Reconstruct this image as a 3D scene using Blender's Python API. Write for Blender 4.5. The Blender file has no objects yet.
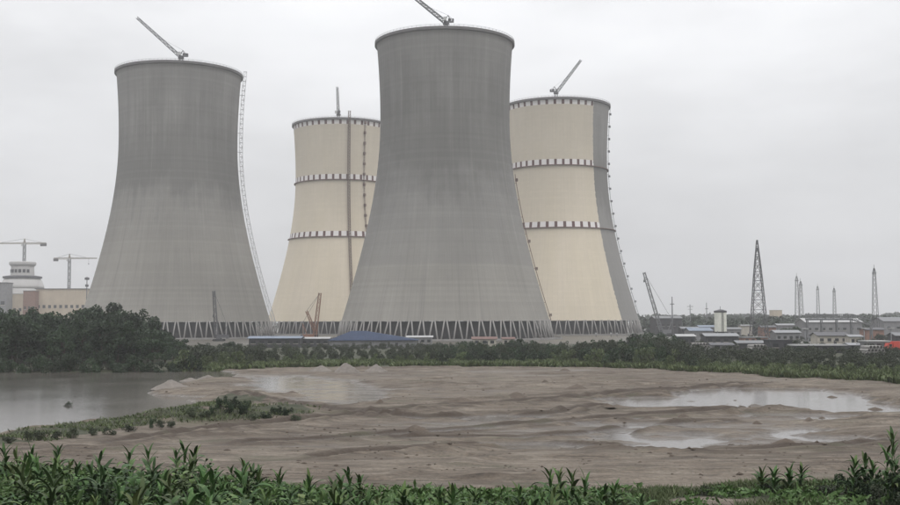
import bpy, math, random
import numpy as np
from mathutils import Vector, Matrix
random.seed(7); RNG = np.random.default_rng(7)
PI = math.pi; rad = math.radians
S = bpy.context.scene; C = S.collection

# ------------------------------------------------------------------ camera
F = 1100.0; EYE = 10.5                      # focal length in photo pixels (900 wide), eye height in metres
PITCH = math.atan(68.5 / F); ROLL = rad(-0.2)
cam_d = bpy.data.cameras.new('camera'); cam = bpy.data.objects.new('camera', cam_d); C.objects.link(cam)
cam_d.sensor_width = 36; cam_d.lens = 36 * F / 900; cam_d.clip_start = 0.3; cam_d.clip_end = 20000
CM = Matrix.Translation((0, 0, EYE)) @ Matrix.Rotation(PI / 2 + PITCH, 4, 'X') @ Matrix.Rotation(ROLL, 4, 'Z')
cam.matrix_world = CM
S.camera = cam

# ------------------------------------------------------------------ world: overcast sky
SUN_EL, SUN_AZ = rad(56), rad(150)          # azimuth clockwise from +Y (behind the camera, to its right)
world = bpy.data.worlds.new('World'); S.world = world; world.use_nodes = True
nt = world.node_tree; nt.nodes.clear()
wo = nt.nodes.new('ShaderNodeOutputWorld'); bg = nt.nodes.new('ShaderNodeBackground')
sky = nt.nodes.new('ShaderNodeTexSky'); sky.sky_type = 'NISHITA'; sky.sun_disc = False
sky.sun_elevation = SUN_EL; sky.sun_rotation = SUN_AZ; sky.dust_density = 4.0
tc = nt.nodes.new('ShaderNodeTexCoord'); sep = nt.nodes.new('ShaderNodeSeparateXYZ')
nt.links.new(tc.outputs['Generated'], sep.inputs[0])
ramp = nt.nodes.new('ShaderNodeMapRange'); ramp.clamp = True      # overcast sky: the zenith about three times the horizon
ramp.inputs['From Min'].default_value = 0.0; ramp.inputs['From Max'].default_value = 1.0
ramp.inputs['To Min'].default_value = 5.5; ramp.inputs['To Max'].default_value = 22.0
nt.links.new(sep.outputs['Z'], ramp.inputs['Value'])
mp = nt.nodes.new('ShaderNodeMapping'); mp.inputs['Scale'].default_value = (1.0, 1.0, 3.2)
nz = nt.nodes.new('ShaderNodeTexNoise'); nz.inputs['Scale'].default_value = 2.3; nz.inputs['Detail'].default_value = 5; nz.inputs['Roughness'].default_value = 0.52
nt.links.new(tc.outputs['Generated'], mp.inputs[0]); nt.links.new(mp.outputs[0], nz.inputs['Vector'])
cl = nt.nodes.new('ShaderNodeMapRange'); cl.inputs['From Min'].default_value = 0.3; cl.inputs['From Max'].default_value = 0.7
cl.inputs['To Min'].default_value = 0.80; cl.inputs['To Max'].default_value = 1.14
nt.links.new(nz.outputs['Fac'], cl.inputs['Value'])
mul = nt.nodes.new('ShaderNodeMath'); mul.operation = 'MULTIPLY'
nt.links.new(ramp.outputs[0], mul.inputs[0]); nt.links.new(cl.outputs[0], mul.inputs[1])
comb = nt.nodes.new('ShaderNodeMix'); comb.data_type = 'RGBA'; comb.blend_type = 'MULTIPLY'; comb.inputs[0].default_value = 1
comb.inputs[6].default_value = (0.985, 0.99, 1.01, 1)
nt.links.new(mul.outputs[0], comb.inputs[7])
mixs = nt.nodes.new('ShaderNodeMix'); mixs.data_type = 'RGBA'; mixs.inputs[0].default_value = 0.96
nt.links.new(sky.outputs[0], mixs.inputs[6]); nt.links.new(comb.outputs[2], mixs.inputs[7])
nt.links.new(mixs.outputs[2], bg.inputs['Color']); bg.inputs['Strength'].default_value = 0.1
nt.links.new(bg.outputs[0], wo.inputs['Surface'])

sun_d = bpy.data.lights.new('sun', 'SUN'); sun_d.energy = 0.6; sun_d.angle = rad(30); sun_d.color = (1.0, 0.96, 0.90)
sun = bpy.data.objects.new('sun', sun_d); C.objects.link(sun)
sdir = Vector((math.sin(SUN_AZ) * math.cos(SUN_EL), math.cos(SUN_AZ) * math.cos(SUN_EL), math.sin(SUN_EL)))
sun.rotation_euler = sdir.to_track_quat('Z', 'Y').to_euler(); sun.location = (0, -50, 300)

S.render.engine = 'CYCLES'
S.cycles.max_bounces = 8; S.cycles.diffuse_bounces = 3; S.cycles.glossy_bounces = 3; S.cycles.volume_bounces = 1; S.cycles.transparent_max_bounces = 8
S.view_settings.view_transform = 'Standard'; S.view_settings.look = 'None'; S.view_settings.exposure = 0.0; S.view_settings.gamma = 1.0
S.render.resolution_x = 1024; S.render.resolution_y = 575

# ------------------------------------------------------------------ pixel -> place helpers
R3 = CM.to_3x3()
def ray(px, py):
    return R3 @ Vector(((px - 450) / F, (252.5 - py) / F, -1.0))
def G(px, py, z=0.0):                       # where the view ray through a pixel meets the level z
    d = ray(px, py); t = (z - EYE) / d.z
    return Vector((d.x * t, d.y * t, z))
def PD(px, py, Y):                          # point on the ray at a known distance Y
    d = ray(px, py); t = Y / d.y
    return Vector((d.x * t, Y, EYE + d.z * t))

# ------------------------------------------------------------------ object helpers
def tag(o, label=None, cat=None, group=None, kind=None):
    if label: o['label'] = label
    if cat: o['category'] = cat
    if group: o['group'] = group
    if kind: o['kind'] = kind
    return o
def empty(name, loc, rz=0.0, label=None, cat=None, group=None):
    o = bpy.data.objects.new(name, None); C.objects.link(o); o.location = loc; o.rotation_euler = (0, 0, rz)
    o.empty_display_size = 0.5
    return tag(o, label, cat, group)
def link(name, me, mat=None, parent=None, loc=None, rot=None, scale=None):
    o = bpy.data.objects.new(name, me); C.objects.link(o)
    if mat is not None and not me.materials: me.materials.append(mat)
    if parent: o.parent = parent
    if loc is not None: o.location = loc
    if rot is not None: o.rotation_euler = rot
    if scale is not None: o.scale = scale
    return o
def copy_tree(o, parent=None):
    c = o.copy(); C.objects.link(c); c.parent = parent
    for ch in [k for k in o.children]: copy_tree(ch, c)
    return c
class MB:
    """collects polygons and becomes ONE mesh"""
    def __init__(s): s.v = []; s.f = []
    def add(s, vs, fs):
        n = len(s.v); s.v += [tuple(v) for v in vs]; s.f += [tuple(i + n for i in f) for f in fs]
    def box(s, c, d, rz=0.0, taper=1.0):
        x, y, z = d[0] / 2, d[1] / 2, d[2] / 2; cs, sn = math.cos(rz), math.sin(rz); vs = []
        for k, t in ((-z, 1.0), (z, taper)):
            for a, b in ((-x, -y), (x, -y), (x, y), (-x, y)):
                a, b = a * t, b * t
                vs.append((c[0] + a * cs - b * sn, c[1] + a * sn + b * cs, c[2] + k))
        s.add(vs, [(3, 2, 1, 0), (4, 5, 6, 7), (0, 1, 5, 4), (1, 2, 6, 5), (2, 3, 7, 6), (3, 0, 4, 7)]); return s
    def bar(s, a, b, w, n=4, w2=None):
        a, b = Vector(a), Vector(b); d = (b - a)
        if d.length < 1e-6: return s
        d.normalize(); up = Vector((0, 0, 1)) if abs(d.z) < 0.95 else Vector((1, 0, 0))
        x = d.cross(up).normalized(); y = d.cross(x); w2 = w if w2 is None else w2; vs = []
        for P, ww in ((a, w), (b, w2)):
            for k in range(n):
                t = 2 * PI * (k + 0.5) / n; vs.append(P + (x * math.cos(t) + y * math.sin(t)) * ww * 0.5 * (1.414 if n == 4 else 1))
        s.add(vs, [(k, (k + 1) % n, n + (k + 1) % n, n + k) for k in range(n)] + [tuple(range(n))[::-1], tuple(range(n, 2 * n))]); return s
    def lathe(s, prof, n=48, cap=True, c=(0, 0, 0)):
        m = len(prof); vs = []
        for r, z in prof:
            for k in range(n):
                t = 2 * PI * k / n; vs.append((c[0] + r * math.cos(t), c[1] + r * math.sin(t), c[2] + z))
        fs = [(i * n + k, i * n + (k + 1) % n, (i + 1) * n + (k + 1) % n, (i + 1) * n + k) for i in range(m - 1) for k in range(n)]
        if cap: fs += [tuple(range(n))[::-1], tuple((m - 1) * n + k for k in range(n))]
        s.add(vs, fs); return s
    def mesh(s, name, mat=None, smooth=False):
        me = bpy.data.meshes.new(name); me.from_pydata(s.v, [], s.f); me.update()
        if smooth: me.polygons.foreach_set('use_smooth', [True] * len(me.polygons))
        if mat: me.materials.append(mat)
        return me
    def build(s, name, mat, parent=None, smooth=False, loc=None):
        return link(name, s.mesh(name, mat, smooth), None, parent, loc)
def np_mesh(name, V, Q, mat=None, smooth=False):
    me = bpy.data.meshes.new(name); V = np.asarray(V, np.float32); Q = np.asarray(Q, np.int32); k = Q.shape[1]
    me.vertices.add(len(V)); me.vertices.foreach_set('co', V.ravel())
    me.loops.add(Q.size); me.loops.foreach_set('vertex_index', Q.ravel())
    me.polygons.add(len(Q)); me.polygons.foreach_set('loop_start', np.arange(0, Q.size, k, dtype=np.int32))
    if smooth: me.polygons.foreach_set('use_smooth', np.ones(len(Q), bool))
    me.update(calc_edges=True); me.validate()
    if mat: me.materials.append(mat)
    return me

# ------------------------------------------------------------------ material helpers
class NT:
    def __init__(s, name):
        s.m = bpy.data.materials.new(name); s.m.use_nodes = True; s.t = s.m.node_tree
        s.b = s.t.nodes['Principled BSDF']
    def n(s, typ, **kw):
        o = s.t.nodes.new('ShaderNode' + typ)
        for k, v in kw.items(): setattr(o, k, v)
        return o
    def set(s, sock, v):
        if hasattr(v, 'is_output'): s.t.links.new(v, sock)
        else: sock.default_value = v
    def math(s, op, a, b=0.0, c=0.0):
        o = s.n('Math', operation=op); s.set(o.inputs[0], a); s.set(o.inputs[1], b); s.set(o.inputs[2], c); return o.outputs[0]
    def mix(s, f, a, b, blend='MIX'):
        o = s.n('Mix', data_type='RGBA', blend_type=blend); s.set(o.inputs[0], f)
        for k, v in ((6, a), (7, b)): s.set(o.inputs[k], v if hasattr(v, 'is_output') else tuple(v) + (1,) * (4 - len(v)))
        return o.outputs[2]
    def rng(s, v, a, b, c=0.0, d=1.0, smooth=False):
        o = s.n('MapRange', clamp=True)
        if smooth: o.interpolation_type = 'SMOOTHSTEP'
        for k, x in zip(('Value', 'From Min', 'From Max', 'To Min', 'To Max'), (v, a, b, c, d)): s.set(o.inputs[k], x)
        return o.outputs[0]
    def noise(s, vec, scale, detail=3, rough=0.5, w=None):
        o = s.n('TexNoise'); s.set(o.inputs['Vector'], vec); o.inputs['Scale'].default_value = scale
        o.inputs['Detail'].default_value = detail; o.inputs['Roughness'].default_value = rough; return o.outputs['Fac']
    def coord(s, which='Object'): return s.n('TexCoord').outputs[which]
    def xyz(s, v):
        o = s.n('SeparateXYZ'); s.set(o.inputs[0], v); return o.outputs
    def vec(s, x, y, z):
        o = s.n('CombineXYZ'); s.set(o.inputs[0], x); s.set(o.inputs[1], y); s.set(o.inputs[2], z); return o.outputs[0]
    def scaled(s, v, sc):
        o = s.n('Mapping'); s.set(o.inputs[0], v); o.inputs['Scale'].default_value = sc; return o.outputs[0]
    def bump(s, h, strength=0.3, dist=0.1):
        o = s.n('Bump'); s.set(o.inputs['Height'], h); o.inputs['Strength'].default_value = strength; o.inputs['Distance'].default_value = dist
        s.t.links.new(o.outputs[0], s.b.inputs['Normal'])
    def fin(s, col, rough=0.8, spec=0.3):
        s.set(s.b.inputs['Base Color'], col if hasattr(col, 'is_output') else tuple(col) + (1,) * (4 - len(col)))
        s.set(s.b.inputs['Roughness'], rough); s.b.inputs['Specular IOR Level'].default_value = spec
        return s.m
def simple(name, col, rough=0.8, var=0.18, scale=0.6, metal=0.0, spec=0.3):
    """one real colour, with weathering: broad blotches and vertical runs"""
    t = NT(name); v = t.coord('Object')
    a = t.noise(v, scale, 5, 0.6); b = t.noise(t.scaled(v, (1, 1, 0.12)), scale * 4, 3, 0.6)
    f = t.math('ADD', t.math('MULTIPLY', a, 0.6), t.math('MULTIPLY', b, 0.4))
    k = t.rng(f, 0.3, 0.7, 1 - var, 1 + var)
    c = t.mix(1.0, col, t.vec(k, k, k), 'MULTIPLY')
    t.b.inputs['Metallic'].default_value = metal
    return t.fin(c, rough, spec)

def concrete(name, base, low, line_z, painted=False, paint_az=9.0, seed=0.0, cream=None, edge=0.35):
    """tower shell: pour lifts, vertical formwork seams, rain streaks; optional cream paint with warning bands"""
    t = NT(name); v = t.coord('Object'); o = t.xyz(v)
    az = t.math('ARCTAN2', o['X'], t.math('MULTIPLY', o['Y'], -1.0)); z = o['Z']
    arc = t.math('MULTIPLY', az, 42.0)
    flat = t.vec(arc, z, seed)
    broad = t.noise(t.scaled(flat, (0.02, 0.012, 1)), 1.0, 4, 0.55)
    streak = t.noise(t.scaled(flat, (0.25, 0.010, 1)), 1.0, 5, 0.65)
    fine = t.noise(t.scaled(flat, (1.5, 0.05, 1)), 1.0, 3, 0.6)
    lift = t.n('TexWhiteNoise', noise_dimensions='1D')
    t.set(lift.inputs['W'], t.math('FLOOR', t.math('DIVIDE', z, 1.6)))
    cell = t.n('TexWhiteNoise', noise_dimensions='2D')
    t.set(cell.inputs['Vector'], t.vec(t.math('FLOOR', t.math('DIVIDE', arc, 2.9)), t.math('FLOOR', t.math('DIVIDE', z, 1.6)), 0.0))
    seam = t.math('GREATER_THAN', t.math('FRACT', t.math('DIVIDE', arc, 2.9)), 0.90)
    hseam = t.math('GREATER_THAN', t.math('FRACT', t.math('DIVIDE', z, 1.6)), 0.90)
    amp = 0.5 if painted else 1.0
    k = t.rng(broad, 0.3, 0.7, 1 - 0.17 * amp, 1 + 0.14 * amp)
    k = t.math('MULTIPLY', k, t.rng(streak, 0.3, 0.7, 1 - 0.07 * amp, 1 + 0.06 * amp))
    k = t.math('MULTIPLY', k, t.rng(fine, 0.3, 0.7, 1 - 0.05 * amp, 1 + 0.05 * amp))
    k = t.math('MULTIPLY', k, t.rng(lift.outputs['Value'], 0, 1, 1 - 0.055 * amp ** 2, 1 + 0.045 * amp ** 2))
    k = t.math('MULTIPLY', k, t.rng(cell.outputs['Value'], 0, 1, 0.985, 1.015))
    k = t.math('SUBTRACT', k, t.math('MULTIPLY', seam, 0.035)); k = t.math('SUBTRACT', k, t.math('MULTIPLY', hseam, 0.025))
    wob = t.math('ADD', z, t.math('MULTIPLY', t.math('SUBTRACT', t.noise(t.scaled(flat, (0.05, 0, 1)), 1.0, 2), 0.5), 3.0))
    ragged = t.math('ADD', z, t.math('MULTIPLY', t.math('SUBTRACT', streak, 0.5), 70.0))
    soft = t.rng(ragged, line_z - 8, line_z + 45)
    c = t.mix(t.math('ADD', t.math('MULTIPLY', t.rng(wob, line_z - 0.5, line_z + 0.5), edge), t.math('MULTIPLY', soft, 1.0 - edge)), low, base)
    # a damp, darker middle with a ragged lower edge
    blot = t.noise(t.scaled(flat, (0.045, 0.03, 1)), 1.0, 5, 0.62)
    rag = t.math('ADD', z, t.math('MULTIPLY', t.math('SUBTRACT', streak, 0.5), 60.0)); rag = t.math('ADD', rag, t.math('MULTIPLY', t.math('SUBTRACT', blot, 0.5), 70.0))
    damp = t.math('MULTIPLY', t.rng(rag, 78, 98), t.rng(rag, 160, 122))
    c = t.mix(t.math('MULTIPLY', damp, 0.95), c, tuple(x * y for x, y in zip(base, (0.69, 0.69, 0.68))))
    run = t.noise(t.scaled(flat, (0.6, 0.006, 1)), 1.0, 4, 0.7)
    c = t.mix(t.rng(run, 0.56, 0.74, 0.0, 0.45), c, tuple(x * 0.70 for x in base)); c = t.mix(t.rng(run, 0.42, 0.28, 0.0, 0.30), c, tuple(x * 1.22 for x in low))
    if painted:
        c2 = cream
        pz = t.math('ADD', z, 0.0)
        d = t.math('ADD', 0.0, t.rng(t.noise(t.scaled(flat, (0.10, 0.015, 1)), 1.0, 3), 0.3, 0.7, 0.0, 0.5))
        c2 = t.mix(d, c2, tuple(x * y for x, y in zip(cream, (1.05, 1.05, 1.12))))
        upper_z = t.math('ADD', z, t.math('MULTIPLY', t.math('SUBTRACT', streak, 0.5), 90.0))  # cream goes greyer and darker towards the top, edge broken by streaks
        c2 = t.mix(t.rng(upper_z, 60, 150, 0.0, 0.55), c2, tuple(x * y for x, y in zip(cream, (0.74, 0.76, 0.82))))
        ft = t.math('FRACT', t.math('DIVIDE', t.math('ADD', az, PI), 2 * PI / 42))
        sq = t.mix(t.math('GREATER_THAN', ft, 0.66), (0.66, 0.64, 0.63), (0.085, 0.035, 0.03))
        band = 0.0
        for z0, z1 in ((168.9, 173.2), (124.6, 128.6), (78.4, 82.4)):
            band = t.math('ADD', band, t.math('MULTIPLY', t.math('GREATER_THAN', pz, z0), t.math('LESS_THAN', pz, z1)))
        c2 = t.mix(band, c2, sq)
        unp = t.math('GREATER_THAN', az, t.math('ADD', t.math('ADD', paint_az, t.math('MULTIPLY', t.math('SUBTRACT', lift.outputs['Value'], 0.5), 0.012)), t.math('MULTIPLY', z, -0.0006)))
        c = t.mix(unp, c2, c)
    c = t.mix(1.0, c, t.vec(k, k, k), 'MULTIPLY')
    t.bump(t.math('ADD', seam, hseam), 0.25, 0.05)
    return t.fin(c, 0.88, 0.25)

CONC = (0.208, 0.202, 0.192); CONC_LOW = (0.262, 0.250, 0.226); CREAM = (0.575, 0.51, 0.395)
M = {}
M['steel_dark'] = simple('dark_painted_steel', (0.075, 0.075, 0.082), 0.6, 0.25, 0.8)
M['steel_grey'] = simple('weathered_grey_steel', (0.15, 0.153, 0.16), 0.6, 0.2, 0.8)
M['steel_galv'] = simple('galvanised_steel', (0.20, 0.205, 0.215), 0.5, 0.2, 0.8)
M['steel_pale'] = simple('pale_galvanised_ladder', (0.52, 0.52, 0.53), 0.5, 0.15, 0.8)
M['rust'] = simple('red_primer_steel', (0.14, 0.085, 0.07), 0.7, 0.25, 0.8)
M['mast_brown'] = simple('brown_grey_mast_steel', (0.16, 0.115, 0.095), 0.7, 0.25, 0.8)
M['orange'] = simple('faded_orange_paint', (0.20, 0.10, 0.065), 0.6, 0.2, 0.8)
M['yellow'] = simple('faded_crane_paint', (0.24, 0.21, 0.17), 0.5, 0.2, 0.8)
M['white_crane'] = simple('off_white_crane_paint', (0.45, 0.45, 0.45), 0.5, 0.2, 0.8)
M['rim'] = simple('dark_rim_concrete', (0.12, 0.115, 0.115), 0.85, 0.2, 0.1)
M['leg'] = simple('pale_column_concrete', (0.25, 0.24, 0.23), 0.85, 0.15, 0.3)
M['fill'] = simple('dark_cooling_fill', (0.045, 0.044, 0.046), 0.9, 0.35, 0.25)
M['gravel'] = simple('pale_gravel', (0.165, 0.148, 0.132), 0.95, 0.25, 1.5)
M['brick'] = simple('old_brick_wall', (0.22, 0.13, 0.10), 0.9, 0.3, 0.8)
M['plaster'] = simple('stained_plaster', (0.42, 0.39, 0.34), 0.9, 0.25, 0.5)
M['grey_wall'] = simple('grey_sheet_wall', (0.20, 0.20, 0.205), 0.8, 0.25, 0.5)
M['dark_wall'] = simple('dark_shed_wall', (0.055, 0.055, 0.06), 0.85, 0.3, 0.5)
M['cream_wall'] = simple('cream_plaster', (0.45, 0.385, 0.30), 0.85, 0.14, 0.1)
M['blue_roof'] = simple('blue_sheet_roof', (0.030, 0.045, 0.085), 0.85, 0.25, 0.3)
M['pale_blue_roof'] = simple('pale_blue_sheet_roof', (0.17, 0.20, 0.25), 0.7, 0.2, 0.3)
M['white_roof'] = simple('white_sheet_roof', (0.34, 0.34, 0.34), 0.7, 0.15, 0.3)
M['red_roof'] = simple('dull_red_sheet_roof', (0.15, 0.090, 0.078), 0.7, 0.25, 0.3)
M['red'] = simple('bright_red_paint', (0.50, 0.07, 0.05), 0.45, 0.15, 0.5)
M['glass'] = simple('dark_window_glass', (0.03, 0.032, 0.036), 0.15, 0.2, 0.3, spec=0.5)
M['rubber'] = simple('black_rubber', (0.02, 0.02, 0.02), 0.9, 0.2, 1.0)
M['bark'] = simple('dark_bark', (0.055, 0.042, 0.032), 0.95, 0.3, 2.0)

def foliage(name, a, b, c, scale=0.8, rough=0.55, lo=0.75, hi=1.25, dry=0.0):
    t = NT(name); v = t.coord('Object'); oi = t.n('ObjectInfo')
    f = t.noise(v, scale, 3, 0.6); g = t.noise(v, scale * 6, 2, 0.5)
    col = t.mix(t.rng(f, 0.35, 0.65), a, b); col = t.mix(t.rng(g, 0.56, 0.72, 0, 0.8), col, c)
    col = t.mix(t.math('MULTIPLY', t.rng(oi.outputs['Random'], 0.55, 1.0), dry), col, (0.13, 0.125, 0.045)) if dry else col
    k = t.rng(t.math('FRACT', t.math('MULTIPLY', oi.outputs['Random'], 7.3)), 0, 1, lo, hi); col = t.mix(1.0, col, t.vec(k, k, t.math('MULTIPLY', k, 0.98)), 'MULTIPLY')
    t.fin(col, rough, 0.25)
    try: t.b.inputs['Transmission Weight'].default_value = 0.0
    except Exception: pass
    return t.m
M['tree'] = foliage('dark_tree_leaves', (0.012, 0.024, 0.011), (0.024, 0.044, 0.018), (0.046, 0.070, 0.028), 3.0, 0.55, 0.55, 1.5)
M['shrub'] = foliage('shrub_leaves', (0.026, 0.036, 0.020), (0.048, 0.062, 0.031), (0.080, 0.092, 0.050), 2.5, 0.55, 0.6, 1.4)
M['shrub_pale'] = foliage('pale_weed_leaves', (0.055, 0.080, 0.030), (0.088, 0.112, 0.044), (0.125, 0.135, 0.068), 0.5)
M['plant'] = foliage('crop_leaves', (0.024, 0.062, 0.016), (0.052, 0.108, 0.028), (0.105, 0.150, 0.055), 1.8, 0.6, 0.6, 1.4, 0.4)
M['stalk'] = simple('green_stalk', (0.05, 0.075, 0.03), 0.6, 0.2, 3.0)

# ------------------------------------------------------------------ ground (one sheet, fine where the mud flat is)
def grow(a, b, step, far, k=1.28):
    xs = list(np.arange(a, b + 1e-6, step)); s = step; x = b
    while x < far: s *= k; x += s; xs.append(x)
    s = step; x = a; lo = []
    while x > -far: s *= k; x -= s; lo.append(x)
    return np.array(lo[::-1] + xs)
gx = grow(-130, 130, 0.5, 4200); gy = grow(16, 262, 0.5, 4200)
GX, GY = np.meshgrid(gx, gy)
def vnoise(x, y, seed):                     # smooth value noise
    r = np.random.default_rng(seed).random((256, 256)); xi = np.floor(x).astype(int); yi = np.floor(y).astype(int)
    fx = x - xi; fy = y - yi; fx = fx * fx * (3 - 2 * fx); fy = fy * fy * (3 - 2 * fy)
    g = lambda i, j: r[i & 255, j & 255]
    return (g(xi, yi) * (1 - fx) + g(xi + 1, yi) * fx) * (1 - fy) + (g(xi, yi + 1) * (1 - fx) + g(xi + 1, yi + 1) * fx) * fy
def fbm(x, y, seed, o=4):
    s = 0; a = 0.5; n = 0
    for i in range(o): s = s + a * vnoise(x, y, seed + i); n += a; x = x * 2.03 + 7; y = y * 2.03 + 3; a *= 0.5
    return s / n
def sdf(poly, X, Y):                        # signed distance, negative inside
    P = np.array([(p.x, p.y) for p in poly]); d = np.full(X.shape, 1e18); ins = np.zeros(X.shape, bool)
    for i in range(len(P)):
        a, b = P[i], P[(i + 1) % len(P)]; e = b - a
        t = np.clip(((X - a[0]) * e[0] + (Y - a[1]) * e[1]) / (e @ e), 0, 1)
        d = np.minimum(d, (X - a[0] - t * e[0]) ** 2 + (Y - a[1] - t * e[1]) ** 2)
        c = ((a[1] > Y) != (b[1] > Y)) & (X < (b[0] - a[0]) * (Y - a[1]) / (b[1] - a[1] + 1e-12) + a[0]); ins ^= c
    d = np.sqrt(d); return np.where(ins, -d, d)
def pdist(P, X, Y):
    d = np.full(X.shape, 1e18)
    for p, q in zip(P[:-1], P[1:]):
        a = np.array((p.x, p.y)); e = np.array((q.x, q.y)) - a; t = np.clip(((X - a[0]) * e[0] + (Y - a[1]) * e[1]) / (e @ e), 0, 1)
        d = np.minimum(d, (X - a[0] - t * e[0]) ** 2 + (Y - a[1] - t * e[1]) ** 2)
    return np.sqrt(d)
TRACKS = (((120, 446), (200, 436), (300, 425), (420, 412), (560, 402), (660, 394), (760, 386)), ((260, 446), (330, 443), (400, 437), (520, 428), (640, 419), (760, 412)),
          ((330, 462), (450, 453), (560, 447), (700, 456), (840, 452), (960, 440)), ((410, 441), (520, 441), (600, 436), (650, 428), (720, 424)), ((240, 398), (330, 414), (420, 421), (560, 417), (600, 410)))
def ss(x, a, b): t = np.clip((x - a) / (b - a), 0, 1); return t * t * (3 - 2 * t)
LAKE = [G(*p) for p in ((-160, 369), (-40, 369), (60, 369), (150, 369), (215, 370), (250, 373), (225, 379), (190, 384), (165, 389), (172, 395), (215, 398), (205, 404), (180, 410), (145, 419), (100, 426), (55, 430), (25, 435), (-20, 443), (-160, 458))]
POOLS = [([(262, 378), (300, 376.5), (338, 381), (384, 391), (380, 401), (345, 407), (315, 404), (300, 397), (262, 393), (250, 385)], -0.02),
         ([(700, 393), (742, 390), (800, 390), (838, 394), (862, 400), (866, 405), (820, 408), (760, 405.5), (720, 402), (688, 396.5)], -0.22),
         ([(612, 401), (650, 399.5), (690, 403.5), (742, 408), (702, 409.5), (650, 407.5), (622, 406)], -0.16),
         ([(628, 437), (655, 441), (678, 446), (668, 449), (640, 443)], -0.08),
         ([(830, 410), (880, 409), (960, 410), (960, 413.5), (880, 413.5), (835, 412.5)], -0.16),
         ([(818, 440), (862, 439), (880, 442), (835, 443)], -0.11), ([(668, 437), (700, 436), (720, 440), (690, 442)], -0.11),
         ([(765, 434), (800, 431), (815, 434), (780, 437)], -0.11), ([(500, 447), (530, 446), (560, 449), (515, 451)], -0.08),
         ([(570, 425), (640, 424), (690, 427), (620, 429)], -0.06), ([(760, 415), (850, 418), (845, 421), (770, 418)], -0.06),
         ([(440, 420), (500, 417), (540, 419), (470, 424)], -0.05)]
def bank_crest(px): return np.interp(px, (-200, 0, 200, 330, 480, 600, 700, 900, 1100), (4.3, 4.2, 3.9, 3.5, 3.3, 3.4, 3.7, 3.9, 4.0))
SPIT = [G(*p) for p in ((152, 424), (190, 419), (225, 414), (260, 415), (285, 414), (308, 416), (296, 420), (250, 425), (190, 428))]
BELT = [G(*p) for p in ((-300, 374), (120, 373), (225, 371), (300, 369), (600, 368.5), (690, 371), (760, 374.5), (900, 379), (1150, 386))]
def belt_edge(X):                           # distance at which the weeds start, behind the mud
    bx = np.array([p.x for p in BELT]); by = np.array([p.y for p in BELT]); o = np.argsort(bx); return np.interp(X, bx[o], by[o])
def height(X, Y):
    X = np.asarray(X, float); Y = np.asarray(Y, float)
    px = 450 + F * X / np.maximum(Y, 8)
    n1 = fbm(X / 26, Y / 16, 11); n2 = fbm(X / 7.0, Y / 2.6, 31); n3 = fbm(X / 1.9, Y / 1.3, 51, 3)
    rut = np.abs(fbm(X / 34 + Y / 50, Y / 7.5 - X / 60, 71) - 0.5)                       # long low ridges left by vehicles
    z = 0.33 + (n1 - 0.5) * 0.60 + (n2 - 0.5) * 0.36 + (n3 - 0.5) * 0.18 + 0.22 * np.exp(-(rut / 0.030) ** 2) * ss(n1, 0.3, 0.6)
    for T in TRACKS:
        dt = np.abs(pdist([G(*p) for p in T], X, Y) + 0.0); mod = 0.5 + fbm(X / 8, Y / 5, 171)
        z = z + mod * 1.1 * (-0.20 * np.exp(-((dt - 1.1) / 0.45) ** 2) + 0.22 * np.exp(-((dt - 2.0) / 0.5) ** 2) + 0.10 * np.exp(-(dt / 0.4) ** 2))
    for pts, dep in POOLS:
        d = sdf([G(*p) for p in pts], X, Y) + (n2 - 0.5) * 7 + (n3 - 0.5) * 2.5 - (1.4 if dep < -0.13 else 0.0)
        z = np.where(d < 3.5, z + (np.minimum(z, dep + (n3 - 0.5) * 0.14 + (n2 - 0.5) * 0.22) - z) * (1 - ss(d, -0.5, 3.5)), z)
    d = sdf(LAKE, X, Y) + (n2 - 0.5) * 5
    z = z + (-1.6 - z) * (1 - ss(d, -8, 1.0))
    ds = sdf(SPIT, X, Y); z = z + (1 - ss(ds, -3, 4)) * (0.5 + n2 * 0.7)
    shore = sdf(LAKE, X, Y); left = ss(-X, 18, 30)
    z = z + left * np.exp(-((shore - 3.5) / 3.0) ** 2) * 0.20 * (Y < 170)
    be = belt_edge(X); far = ss(Y - be, -2, 6); z = z * (1 - far) + far * (0.45 + (n1 - 0.5) * 0.5)
    site = ss(Y, 330, 480); z = z * (1 - site)
    cr = bank_crest(px) + (n1 - 0.5) * 0.5 + (n3 - 0.5) * 0.25
    e = 45 + (fbm(X / 9, Y * 0 + 3.3, 91) - 0.5) * 7
    bank = np.where(Y < 22, cr + (8.2 - cr) * (1 - ss(Y, 3, 22)), cr * (1 - ss(Y, e, e + 15)) + 0.0)
    w = 1 - ss(Y, e + 2, e + 15); z = np.maximum(z * (1 - w) + bank * w, np.where(Y < e + 14, bank, -9))
    return z
GZ = height(GX, GY)
ny, nx = GX.shape
V = np.stack([GX, GY, GZ], -1).reshape(-1, 3); idx = np.arange(nx * ny).reshape(ny, nx)
Q = np.stack([idx[:-1, :-1], idx[:-1, 1:], idx[1:, 1:], idx[1:, :-1]], -1).reshape(-1, 4)
gme = np_mesh('ground', V, Q, smooth=True)
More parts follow.
